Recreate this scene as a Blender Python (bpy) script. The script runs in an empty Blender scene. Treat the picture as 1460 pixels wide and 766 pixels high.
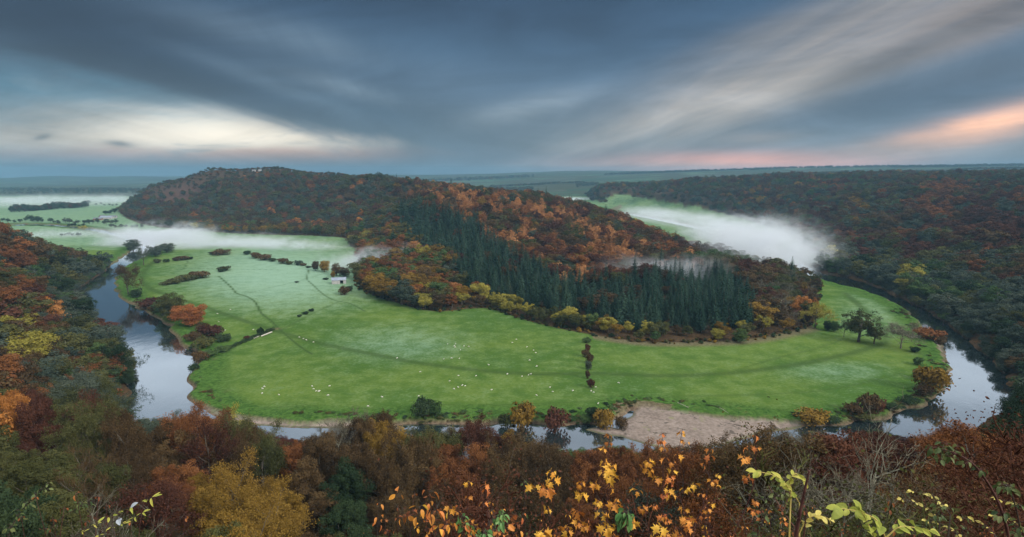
import bpy, math, random
import numpy as np
from mathutils import Vector, Matrix

SC = bpy.context.scene
COL = SC.collection
rng = np.random.default_rng(7)
random.seed(7)

# ------------------------------------------------------------------ camera mathematics
F = 811.0                      # focal length in pixels of the 1460 x 766 photograph
PITCH = math.radians(9.45)
CP, SP = math.cos(PITCH), math.sin(PITCH)
H = 120.0                      # eye height over the meadow


def ray(px, py):
    u = (px - 730) / F
    v = (383 - py) / F
    return u, CP + v * SP, -SP + v * CP


def P(px, py, z=0.0):
    d = ray(px, py)
    t = (z - H) / d[2]
    return d[0] * t, d[1] * t


def R(px, py, Y):
    d = ray(px, py)
    t = Y / d[1]
    return d[0] * t, Y, H + d[2] * t


def project(x, y, z):
    zr = z - H
    f = y * CP - zr * SP
    s = y * SP + zr * CP
    f = np.where(f < 0.5, 0.5, f)
    return 730 + F * x / f, 383 - F * s / f


# ------------------------------------------------------------------ small helpers
def tag(o, label=None, cat=None, group=None, kind=None):
    if label:
        o['label'] = label
    if cat:
        o['category'] = cat
    if group:
        o['group'] = group
    if kind:
        o['kind'] = kind
    return o


def link(o, parent=None):
    COL.objects.link(o)
    if parent is not None:
        o.parent = parent
    return o


def mesh_obj(name, me, parent=None, loc=None):
    o = bpy.data.objects.new(name, me)
    if loc is not None:
        o.location = loc
    return link(o, parent)


def empty(name, loc=(0, 0, 0), rz=0.0, sc=1.0):
    o = bpy.data.objects.new(name, None)
    o.empty_display_size = 0.3
    o.location = loc
    o.rotation_euler = (0, 0, rz)
    o.scale = (sc, sc, sc) if not isinstance(sc, tuple) else sc
    return link(o)


def new_mesh(name, verts, faces, mats, mi=None, attrs=None, smooth=False):
    """verts (n,3); faces: list of (m,k) index arrays; mi: list of material indices for each of those arrays;
    attrs {name: values for each face}"""
    me = bpy.data.meshes.new(name)
    verts = np.asarray(verts, dtype=np.float32)
    faces = [np.asarray(f, dtype=np.int32) for f in faces if len(f)]
    me.vertices.add(len(verts))
    me.vertices.foreach_set('co', verts.ravel())
    nl = sum(f.size for f in faces)
    npoly = sum(len(f) for f in faces)
    me.loops.add(nl)
    me.polygons.add(npoly)
    me.loops.foreach_set('vertex_index', np.concatenate([f.ravel() for f in faces]))
    tot = np.concatenate([np.full(len(f), f.shape[1], np.int32) for f in faces])
    start = np.concatenate([[0], np.cumsum(tot)[:-1]]).astype(np.int32)
    me.polygons.foreach_set('loop_start', start)
    for m in mats:
        me.materials.append(m)
    if mi is not None:
        me.polygons.foreach_set('material_index', np.concatenate([np.full(len(f), k, np.int32) for f, k in zip(faces, mi)]))
    me.polygons.foreach_set('use_smooth', np.full(npoly, smooth, bool))
    if attrs:
        for k, v in attrs.items():
            a = me.attributes.new(k, 'FLOAT', 'FACE')
            a.data.foreach_set('value', np.asarray(v, np.float32))
    me.update()
    me.validate()
    return me


class Geo:
    """Collects tubes, boxes and leaves into one mesh."""

    def __init__(self):
        self.v, self.q, self.t, self.n = [], [], [], 0
        self.qt, self.tt = [], []

    def add(self, verts, quads=None, tris=None, tint=0.5):
        verts = np.asarray(verts, float)
        if quads is not None and len(quads):
            q = np.asarray(quads) + self.n
            self.q.append(q)
            self.qt.append(np.broadcast_to(tint, len(q)) if np.ndim(tint) == 0 else np.asarray(tint))
        if tris is not None and len(tris):
            t = np.asarray(tris) + self.n
            self.t.append(t)
            self.tt.append(np.broadcast_to(tint, len(t)) if np.ndim(tint) == 0 else np.asarray(tint))
        self.v.append(verts)
        self.n += len(verts)

    def tube(self, pts, rad, sides=5, tint=0.5):
        pts = [np.asarray(p, float) for p in pts]
        n = len(pts)
        ang = np.linspace(0, 2 * math.pi, sides, endpoint=False)
        vs = []
        for i in range(n):
            d = pts[min(i + 1, n - 1)] - pts[max(i - 1, 0)]
            L = np.linalg.norm(d)
            d = d / L if L > 1e-9 else np.array([0, 0, 1.0])
            a = np.cross(d, [0, 0, 1.0] if abs(d[2]) < 0.9 else [1.0, 0, 0])
            a /= np.linalg.norm(a)
            b = np.cross(d, a)
            r = rad[i] if np.ndim(rad) else rad
            vs.append(pts[i] + r * (np.cos(ang)[:, None] * a + np.sin(ang)[:, None] * b))
        vs = np.concatenate(vs)
        q = []
        for i in range(n - 1):
            for k in range(sides):
                k2 = (k + 1) % sides
                q.append((i * sides + k, i * sides + k2, (i + 1) * sides + k2, (i + 1) * sides + k))
        tr = [((n - 1) * sides, (n - 1) * sides + k, (n - 1) * sides + k + 1) for k in range(1, sides - 1)]
        self.add(vs, q, tr, tint)

    def box(self, x0, x1, y0, y1, z0, z1):
        v = [(x, y, z) for z in (z0, z1) for y in (y0, y1) for x in (x0, x1)]
        self.add(v, [(0, 2, 3, 1), (4, 5, 7, 6), (0, 1, 5, 4), (2, 6, 7, 3), (0, 4, 6, 2), (1, 3, 7, 5)])

    def cards(self, c, nrm, size, tint, elong=1.0):
        """leaf cards: centres c, normals nrm, half size, with a random spin"""
        n = len(c)
        if not n:
            return
        nrm = nrm / np.maximum(np.linalg.norm(nrm, axis=1, keepdims=True), 1e-6)
        r = rng.normal(size=(n, 3))
        a = np.cross(nrm, r)
        a /= np.maximum(np.linalg.norm(a, axis=1, keepdims=True), 1e-6)
        b = np.cross(nrm, a)
        s = np.broadcast_to(size, n)[:, None]
        j = rng.uniform(0.6, 1.25, size=(n, 4, 1))
        corners = np.stack([-a, -b * 0.8 * elong, a, b * 0.8 * elong], 1) * s[:, None] * j
        corners[:, 0] += nrm * s * 0.25
        corners[:, 2] -= nrm * s * 0.25
        v = (c[:, None] + corners).reshape(-1, 3)
        self.add(v, np.arange(4 * n).reshape(n, 4), None, tint)

    def mesh(self, name, mat, smooth=False):
        v = np.concatenate(self.v) if self.v else np.zeros((0, 3))
        fs, ts = [], []
        if self.q:
            fs.append(np.concatenate(self.q)); ts.append(np.concatenate(self.qt))
        if self.t:
            fs.append(np.concatenate(self.t)); ts.append(np.concatenate(self.tt))
        return new_mesh(name, v, fs, [mat], [0] * len(fs), {'tint': np.concatenate(ts)}, smooth)


def join_geo(name, parts, smooth=False):
    """[(Geo, material), ...] -> one mesh with several material slots"""
    v, fs, mi, ts, off = [], [], [], [], 0
    for k, (g, m) in enumerate(parts):
        gv = np.concatenate(g.v)
        v.append(gv)
        if g.q:
            fs.append(np.concatenate(g.q) + off); mi.append(k); ts.append(np.concatenate(g.qt))
        if g.t:
            fs.append(np.concatenate(g.t) + off); mi.append(k); ts.append(np.concatenate(g.tt))
        off += len(gv)
    return new_mesh(name, np.concatenate(v), fs, [m for _, m in parts], mi, {'tint': np.concatenate(ts)}, smooth)


# ------------------------------------------------------------------ node helpers
def srgb(r, g, b):
    f = lambda c: c / 12.92 if c <= 0.04045 else ((c + 0.055) / 1.055) ** 2.4
    return (f(r / 255), f(g / 255), f(b / 255))


class E:
    """A node socket with arithmetic."""
    tree = None

    def __init__(self, s):
        self.s = s

    @staticmethod
    def m(op, *a, clamp=False):
        n = E.tree.nodes.new('ShaderNodeMath')
        n.operation = op
        n.use_clamp = clamp
        for i, x in enumerate(a):
            if isinstance(x, E):
                E.tree.links.new(x.s, n.inputs[i])
            else:
                n.inputs[i].default_value = float(x)
        return E(n.outputs[0])

    def __add__(s, o): return E.m('ADD', s, o)
    def __radd__(s, o): return E.m('ADD', o, s)
    def __sub__(s, o): return E.m('SUBTRACT', s, o)
    def __rsub__(s, o): return E.m('SUBTRACT', o, s)
    def __mul__(s, o): return E.m('MULTIPLY', s, o)
    def __rmul__(s, o): return E.m('MULTIPLY', o, s)
    def __truediv__(s, o): return E.m('DIVIDE', s, o)
    def clamp(s): return E.m('ADD', s, 0.0, clamp=True)


def smooth(x, a, b):
    n = E.tree.nodes.new('ShaderNodeMapRange')
    n.interpolation_type = 'SMOOTHSTEP'
    E.tree.links.new(x.s, n.inputs['Value'])
    n.inputs['From Min'].default_value = a
    n.inputs['From Max'].default_value = b
    return E(n.outputs[0])


def mixc(fac, a, b, blend='MIX'):
    n = E.tree.nodes.new('ShaderNodeMix')
    n.data_type = 'RGBA'
    n.blend_type = blend
    n.clamp_factor = True
    for x, i in ((fac, 0), (a, 6), (b, 7)):
        if isinstance(x, E):
            E.tree.links.new(x.s, n.inputs[i])
        elif i == 0:
            n.inputs[i].default_value = x
        else:
            n.inputs[i].default_value = (*x, 1.0)
    return E(n.outputs[2])


def noise(vec, scale, detail=4.0, rough=0.55, dist=0.0, dim='3D'):
    n = E.tree.nodes.new('ShaderNodeTexNoise')
    n.noise_dimensions = dim
    if vec is not None:
        E.tree.links.new(vec.s, n.inputs['Vector'])
    n.inputs['Scale'].default_value = scale
    n.inputs['Detail'].default_value = detail
    n.inputs['Roughness'].default_value = rough
    n.inputs['Distortion'].default_value = dist
    return E(n.outputs['Fac'])


def attr(name, out='Fac'):
    n = E.tree.nodes.new('ShaderNodeAttribute')
    n.attribute_name = name
    return E(n.outputs[out])


def comb(x, y, z):
    n = E.tree.nodes.new('ShaderNodeCombineXYZ')
    for i, a in enumerate((x, y, z)):
        if isinstance(a, E):
            E.tree.links.new(a.s, n.inputs[i])
        else:
            n.inputs[i].default_value = a
    return E(n.outputs[0])


def sep(v):
    n = E.tree.nodes.new('ShaderNodeSeparateXYZ')
    E.tree.links.new(v.s, n.inputs[0])
    return E(n.outputs[0]), E(n.outputs[1]), E(n.outputs[2])


def ramp(fac, stops):
    n = E.tree.nodes.new('ShaderNodeValToRGB')
    el = n.color_ramp.elements
    while len(el) < len(stops):
        el.new(0.5)
    for e, (p, c) in zip(el, stops):
        e.position = p
        e.color = (*c, 1)
    E.tree.links.new(fac.s, n.inputs[0])
    return E(n.outputs[0])


def start_mat(name):
    m = bpy.data.materials.new(name)
    m.use_nodes = True
    m.node_tree.nodes.clear()
    E.tree = m.node_tree
    return m


def node(t, **kw):
    n = E.tree.nodes.new(t)
    for k, v in kw.items():
        if isinstance(v, E):
            E.tree.links.new(v.s, n.inputs[k])
        elif isinstance(v, tuple) and len(v) == 3:
            n.inputs[k].default_value = (*v, 1.0)
        else:
            n.inputs[k].default_value = v
    return n


def finish(sock, which='Surface'):
    o = E.tree.nodes.new('ShaderNodeOutputMaterial')
    E.tree.links.new(sock, o.inputs[which])


def geom_pos():
    n = E.tree.nodes.new('ShaderNodeNewGeometry')
    return E(n.outputs['Position'])


def obj_coord():
    n = E.tree.nodes.new('ShaderNodeTexCoord')
    return E(n.outputs['Object'])


def leaf_mat(name, dark, mid, light, transl=0.12, wide=0.55):
    m = start_mat(name)
    info = E.tree.nodes.new('ShaderNodeObjectInfo')
    f = attr('tint') * (1 - wide) + E(info.outputs['Random']) * wide
    c = ramp(f, [(0.08, dark), (0.5, mid), (0.92, light)])
    d = node('ShaderNodeBsdfDiffuse', Color=c)
    t = node('ShaderNodeBsdfTranslucent', Color=c)
    mx = E.tree.nodes.new('ShaderNodeMixShader')
    mx.inputs[0].default_value = transl
    E.tree.links.new(d.outputs[0], mx.inputs[1])
    E.tree.links.new(t.outputs[0], mx.inputs[2])
    finish(mx.outputs[0])
    return m


def plain_mat(name, c1, c2, scale=3.0, rough=0.9, metal=0.0, bump=0.0):
    m = start_mat(name)
    n = noise(obj_coord(), scale, 5)
    c = mixc(smooth(n, 0.3, 0.7), c1, c2)
    b = node('ShaderNodeBsdfPrincipled', **{'Base Color': c, 'Roughness': rough, 'Metallic': metal})
    b.inputs['Specular IOR Level'].default_value = 0.25
    if bump:
        bp = node('ShaderNodeBump', Height=n)
        bp.inputs['Strength'].default_value = bump
        E.tree.links.new(bp.outputs[0], b.inputs['Normal'])
    finish(b.outputs[0])
    return m


# ------------------------------------------------------------------ plan of the valley
def poly_dist(x, y, poly):
    """signed distance to a polygon: negative inside"""
    poly = np.asarray(poly, float)
    d2 = np.full(x.shape, 1e18)
    inside = np.zeros(x.shape, bool)
    n = len(poly)
    for i in range(n):
        ax, ay = poly[i]
        bx, by = poly[(i + 1) % n]
        ex, ey = bx - ax, by - ay
        t = np.clip(((x - ax) * ex + (y - ay) * ey) / (ex * ex + ey * ey + 1e-9), 0, 1)
        d2 = np.minimum(d2, (x - ax - t * ex) ** 2 + (y - ay - t * ey) ** 2)
        c = ((ay > y) != (by > y))
        with np.errstate(divide='ignore', invalid='ignore'):
            xx = (bx - ax) * (y - ay) / (by - ay if by != ay else 1e-9) + ax
        inside ^= c & (x < xx)
    d = np.sqrt(d2)
    return np.where(inside, -d, d)


def line_dist(x, y, pts):
    d2 = np.full(x.shape, 1e18)
    for (ax, ay), (bx, by) in zip(pts[:-1], pts[1:]):
        ex, ey = bx - ax, by - ay
        t = np.clip(((x - ax) * ex + (y - ay) * ey) / (ex * ex + ey * ey + 1e-9), 0, 1)
        d2 = np.minimum(d2, (x - ax - t * ex) ** 2 + (y - ay - t * ey) ** 2)
    return np.sqrt(d2)


def spline(pts, n=6, closed=False):
    pts = [np.array(p, float) for p in pts]
    out = []
    m = len(pts)
    for i in range(m - 1):
        p0, p1, p2, p3 = pts[max(i - 1, 0)], pts[i], pts[i + 1], pts[min(i + 2, m - 1)]
        for k in range(n):
            t = k / n
            out.append(0.5 * ((2 * p1) + (-p0 + p2) * t + (2 * p0 - 5 * p1 + 4 * p2 - p3) * t * t + (-p0 + 3 * p1 - 3 * p2 + p3) * t ** 3))
    out.append(pts[-1])
    return [tuple(p) for p in out]


WATER = -2.1
river_outer = [P(*p) for p in [(15, 321.5), (60, 321.5), (105, 325), (150, 333), (188, 348), (155, 378), (96, 420), (126, 452), (170, 500), (182, 545), (168, 592),
                               (300, 642), (400, 650), (700, 652), (900, 656), (1050, 656), (1200, 646), (1320, 632), (1436, 584), (1444, 542), (1408, 500), (1342, 450), (1282, 420), (1230, 398), (1168, 384)]] \
    + [(425, 860), (445, 1000), (455, 1200), (405, 1600), (335, 2000), (265, 2400), (235, 2700), (190, 3000)]
river_inner = [P(*p) for p in [(15, 318.5), (60, 318.5), (105, 321.5), (155, 328), (222, 345), (205, 365), (172, 385), (167, 410), (192, 432), (238, 458), (268, 490), (288, 502), (274, 540), (283, 568), (330, 590), (400, 597), (500, 600), (620, 598),
                               (700, 597), (800, 597), (862, 598), (885, 582), (915, 578), (1000, 587), (1100, 598), (1190, 598), (1260, 588), (1340, 556), (1350, 525), (1338, 490), (1290, 441), (1240, 416), (1180, 401), (1140, 386)]] \
    + [(385, 860), (405, 1000), (412, 1200), (365, 1600), (290, 2000), (200, 2400), (150, 2700), (120, 3000)]
ro, ri = spline(river_outer, 4), spline(river_inner, 4)
RIVER = ro + ri[::-1]
SANDS = [spline([P(*p) for p in q] + [P(*q[0])], 4) for q in [
    [(276, 545), (282, 572), (310, 590), (350, 600), (420, 606), (500, 605), (540, 602), (480, 594), (400, 590), (330, 582), (292, 566)],
    [(885, 592), (880, 612), (905, 626), (960, 634), (1020, 634), (1070, 620), (1110, 609), (1150, 603), (1110, 592), (1000, 580), (930, 572), (905, 580)],
    [(1236, 412), (1290, 442), (1318, 470), (1345, 490), (1348, 512), (1335, 516), (1325, 490), (1285, 437)],
    [(820, 606), (850, 612), (890, 618), (905, 612), (870, 603)],
]]
base_line = [(360, 660), (311, 562), (250, 452), (214, 421), (168, 399), (116, 393), (77, 402), (38, 431), (6, 463), (-25, 501), (-68, 488), (-112, 524), (-165, 597),
             (-203, 738), (-229, 857), (-280, 961), (-338, 1091), (-573, 1157), (-896, 1369), (-1322, 1904)]
FLAT = [(-6000, 1000), (-2200, 830), (-1300, 810), (-850, 800), (-640, 790)] + spline(river_outer[5:25], 3) \
    + [(445, 830), (505, 1000), (585, 1300), (625, 1540), (640, 1850), (560, 2050), (420, 2200), (350, 2500), (420, 3300)] \
    + [(60, 3300), (-50, 2900), (0, 2500), (120, 2000), (190, 1600), (240, 1200), (290, 950), (335, 800)] + spline(base_line, 3) \
    + [(-1480, 2600), (-1700, 3500), (-6000, 3500)]

TH = 17.5
ctrl = []
for px, py, Y, th in [
    # the far wooded hill and its near shoulder
    (300, 241, 2050, 8), (340, 237, 2000, 6), (390, 242, 1950, 12), (450, 247, 1800, TH), (520, 253, 1600, TH), (565, 261, 1420, TH), (240, 256, 2050, 8), (205, 267, 2020, 8), (178, 283, 1960, 8),
    (300, 270, 1750, 8), (400, 280, 1550, TH), (480, 290, 1400, TH), (250, 290, 1750, TH), (330, 312, 1400, TH), (450, 322, 1200, TH), (520, 310, 1150, TH), (560, 300, 1150, TH),
    (600, 272, 1180, TH), (640, 268, 1080, TH), (700, 277, 1020, TH), (760, 291, 970, TH), (830, 307, 920, TH), (900, 326, 860, TH), (960, 340, 810, TH), (1020, 354, 765, TH), (1080, 378, 720, 12), (1130, 388, 690, 12),
    (600, 330, 800, TH), (650, 350, 690, 18), (700, 330, 800, TH), (750, 360, 650, TH), (800, 400, 545, 20), (850, 350, 720, TH), (900, 400, 560, 18), (950, 400, 560, 18), (1000, 410, 530, 18), (1060, 420, 500, TH), (560, 380, 690, TH), (545, 400, 625, TH),
    (640, 300, 930, TH), (545, 276, 1330, 34), (520, 288, 1240, 34), (500, 305, 1150, 30), (900, 360, 700, TH), (1000, 375, 650, TH), (1100, 420, 520, TH),
    # the long wood on the right
    (815, 287, 2300, 18), (870, 259, 2500, 23), (930, 255, 2300, 25), (1000, 254, 2100, 25), (1100, 257, 1850, 25), (1200, 258, 1600, 25), (1300, 260, 1350, 24), (1400, 264, 1120, 24), (1460, 266, 1000, 24),
    (870, 280, 2350, TH), (920, 275, 2350, TH), (1000, 275, 1950, TH), (1050, 285, 1750, TH), (1100, 300, 1400, TH), (1150, 320, 1150, TH), (1160, 350, 920, TH), (1200, 340, 930, TH), (1210, 372, 770, TH), (1250, 300, 1100, TH), (1300, 330, 830, TH),
    (1300, 380, 640, TH), (1350, 300, 930, TH), (1350, 415, 525, TH), (1400, 330, 720, TH), (1405, 450, 435, TH), (1450, 300, 840, TH), (1455, 400, 500, TH), (1455, 480, 375, TH), (1450, 560, 300, 15),
    # the wood on the left
    (0, 320, 600, TH), (60, 337, 630, TH), (120, 348, 670, TH), (-120, 310, 560, TH), (0, 380, 430, TH), (0, 450, 340, TH), (80, 400, 490, TH), (100, 450, 405, TH), (0, 520, 270, TH), (100, 540, 275, TH), (140, 500, 345, TH), (50, 600, 218, TH), (-150, 450, 300, TH),
    # far country
    (0, 252, 9500, 0), (150, 252, 9500, 0), (300, 250, 9500, 0), (-300, 252, 9500, 0), (560, 251, 7500, 0), (650, 249.5, 7500, 0), (730, 249, 7500, 0), (830, 245, 7300, 0), (1000, 244, 7000, 0), (1100, 241, 6000, 0), (1250, 239, 5200, 0), (1460, 236, 5000, 0), (1700, 236, 5000, 0),
    (700, 270, 3600, 8), (620, 266, 4200, 8), (850, 272, 3500, 0), (800, 262, 4300, 0), (950, 256, 4200, 0), (1100, 251, 3000, 0), (1300, 250, 2800, 0), (1460, 252, 2400, 0), (1200, 247, 4000, 0),
    (60, 271, 3900, 12), (120, 269, 3900, 12), (200, 271, 3700, 12), (0, 265, 6000, 0), (200, 262, 6500, 0), (-150, 271, 3900, 12),
]:
    x, y, z = R(px, py, Y)
    ctrl.append((x, y, max(z - th, 1.0)))
ctrl += [(0, 0, 118.3), (0, 2.5, 117.6), (-2, 5, 115.6), (2, 5, 116), (0, 10, 109), (-6, 10, 108), (7, 10, 111), (-12, 4, 113), (14, 6, 114.5), (0, 18, 97), (-12, 20, 93), (14, 20, 103), (0, 30, 83), (-20, 30, 80), (20, 30, 96), (30, 45, 88), (12, 45, 76),
         (45, 60, 80), (60, 40, 95), (80, 60, 86), (40, 85, 64), (70, 100, 56), (100, 80, 72), (0, 60, 56), (-30, 60, 58), (0, 90, 38), (0, 120, 26), (0, 150, 16), (0, 190, 6), (-50, 90, 44), (-60, 130, 28), (-60, 170, 14), (60, 140, 26), (60, 180, 12), (110, 130, 38), (110, 180, 14),
         (-100, 60, 80), (-120, 120, 45), (-130, 170, 24), (-150, 200, 15), (-180, 100, 75), (-200, 170, 42), (-220, 220, 25), (-300, 150, 85), (-330, 240, 60), (-100, 0, 110), (-300, 0, 112), (-600, 200, 110), (-600, 400, 78), (-900, 500, 95), (-900, 680, 45), (-1500, 500, 100), (-2500, 500, 90),
         (150, 0, 108), (160, 80, 78), (160, 160, 32), (180, 200, 14), (230, 120, 72), (240, 220, 24), (280, 250, 20), (330, 100, 100), (330, 250, 48), (420, 300, 72), (400, 0, 118), (500, 250, 95), (700, 450, 100), (1000, 600, 105), (1500, 800, 108), (2500, 1200, 112), (4000, 2500, 130),
         (0, -40, 121), (0, -200, 128), (400, -300, 130), (-400, -300, 128), (1500, -1000, 140), (-1500, -1000, 130), (6000, 0, 130), (-6000, 0, 60), (0, -6000, 140), (-7000, 3500, 5), (-3500, 4500, 15), (9000, 6000, 190), (-9000, 6000, 60), (-1000, 5200, 20), (300, 5000, 30),
         (0, 10500, 100), (5000, 10000, 180), (-6000, 9500, 75)]
for i in range(0, len(FLAT), 3):
    x, y = FLAT[i]
    if y < 3400 and x > -3000:
        ctrl.append((x, y, 0.0))
ctrl = np.array(ctrl)
EPS = 6.0


def _phi(d2):
    return np.sqrt(d2 + EPS * EPS)


_A = _phi((ctrl[:, None, 0] - ctrl[None, :, 0]) ** 2 + (ctrl[:, None, 1] - ctrl[None, :, 1]) ** 2)
_n = len(ctrl)
_M = np.zeros((_n + 1, _n + 1))
_M[:_n, :_n] = _A + np.eye(_n) * -0.5
_M[:_n, _n] = 1
_M[_n, :_n] = 1
_W = np.linalg.solve(_M, np.concatenate([ctrl[:, 2], [0]]))


def rbf(x, y):
    out = np.empty(x.size)
    xf, yf = x.ravel(), y.ravel()
    for i in range(0, xf.size, 40000):
        d2 = (xf[i:i + 40000, None] - ctrl[None, :, 0]) ** 2 + (yf[i:i + 40000, None] - ctrl[None, :, 1]) ** 2
        out[i:i + 40000] = _phi(d2) @ _W[:_n] + _W[_n]
    return out.reshape(x.shape)


def sstep(x, a, b):
    t = np.clip((x - a) / (b - a), 0, 1)
    return t * t * (3 - 2 * t)


def bumps(x, y):
    """gentle unevenness of the ground"""
    return (np.sin(x / 37 + 1.3 * np.sin(y / 51)) * np.cos(y / 43 + 0.7 * np.sin(x / 29)))


def relief(x, y):
    """rolling ridges of the far country"""
    a = sstep(y, 3000, 4600)
    r = np.sin(y / 420 + 0.9 * np.sin(x / 900)) * 11 + np.sin(y / 230 + x / 700 + 1.7 * np.sin(x / 520)) * 7 + np.sin(x / 610 + 0.6) * 8
    return a * r * (0.55 + 0.45 * sstep(y, 5000, 8000))


def gully(x, y):
    """humps and dips of the wooded hillsides"""
    return 6.0 * np.sin(x / 62 + 1.4 * np.sin(y / 140)) * np.sin(y / 95 + 1.1 * np.sin(x / 120)) + 4.0 * np.sin(x / 33 + y / 51)


def hill(x, y):
    """height without river bed"""
    d = poly_dist(x, y, FLAT)
    h = np.maximum(rbf(x, y) + relief(x, y), 0.2) + bumps(x, y) * 1.2 * sstep(np.hypot(x, y), 60, 200)
    h = h + gully(x, y) * sstep(d, 30, 160) * sstep(y, 330, 500) * (1 - sstep(y, 2600, 3200))
    return np.where(d < 0, 0.0, np.maximum(h, 0) * sstep(d, 0, 45)), d


def ground(x, y):
    x, y = np.atleast_1d(np.asarray(x, float)), np.atleast_1d(np.asarray(y, float))
    h, d = hill(x, y)
    h = h + 0.18 * bumps(x * 2.1, y * 2.1)
    dr = poly_dist(x, y, RIVER)
    h = np.where(dr < 1.5, np.minimum(h, 0.0 - 3.4 * sstep(1.5 - dr, 0, 5.0)), h)
    ds = np.full(x.shape, 1e9)
    for s in SANDS:
        ds = np.minimum(ds, poly_dist(x, y, s))
    bar = WATER + np.clip(-ds * 0.11, -0.6, 0.75) + 0.1 * bumps(x * 6, y * 6)
    h = np.where((ds < 4) & (dr < 1.0), np.maximum(h, bar), h)
    return h, d, dr, ds


TRACKS = [(2.6, 0.8, spline([P(*p) for p in [(222, 368), (207, 386), (203, 400), (215, 412), (245, 423), (300, 441), (350, 458), (400, 474), (450, 488), (520, 503), (600, 518), (680, 528), (760, 533), (850, 533), (950, 536), (1050, 531), (1130, 521), (1200, 507), (1240, 496), (1262, 486), (1255, 462), (1230, 440), (1205, 418)]], 5)),
          (0.9, 1.0, spline([P(*p) for p in [(312, 394), (331, 411), (337, 418), (352, 423), (364, 431), (372, 446), (386, 457), (400, 471), (425, 492), (445, 505)]], 5)),
          (1.0, 0.6, spline([P(*p) for p in [(400, 471), (440, 450), (470, 436), (492, 428), (515, 430)]], 5)),
          (0.9, 0.8, spline([P(*p) for p in [(440, 385), (438, 398), (447, 407), (460, 419), (476, 428), (500, 433), (520, 444)]], 5)),
          (0.9, 0.6, spline([P(*p) for p in [(212, 391), (260, 383), (330, 384), (400, 385)]], 5)),
          (0.8, 0.7, spline([P(*p) for p in [(246, 390), (262, 383), (268, 372)]], 5)),
          (1.2, 0.35, spline([P(*p) for p in [(620, 577), (720, 577), (820, 573), (950, 566), (1100, 562), (1200, 553), (1290, 530)]], 5)),
          (1.0, 0.45, spline([P(*p) for p in [(1050, 528), (1110, 510), (1160, 498), (1200, 484), (1215, 470), (1200, 440)]], 5)),
          (0.8, 0.5, spline([P(*p) for p in [(345, 420), (420, 402), (470, 388)]], 5)),
          (0.8, 0.4, spline([P(*p) for p in [(480, 470), (560, 462), (640, 448)]], 5))]
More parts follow.
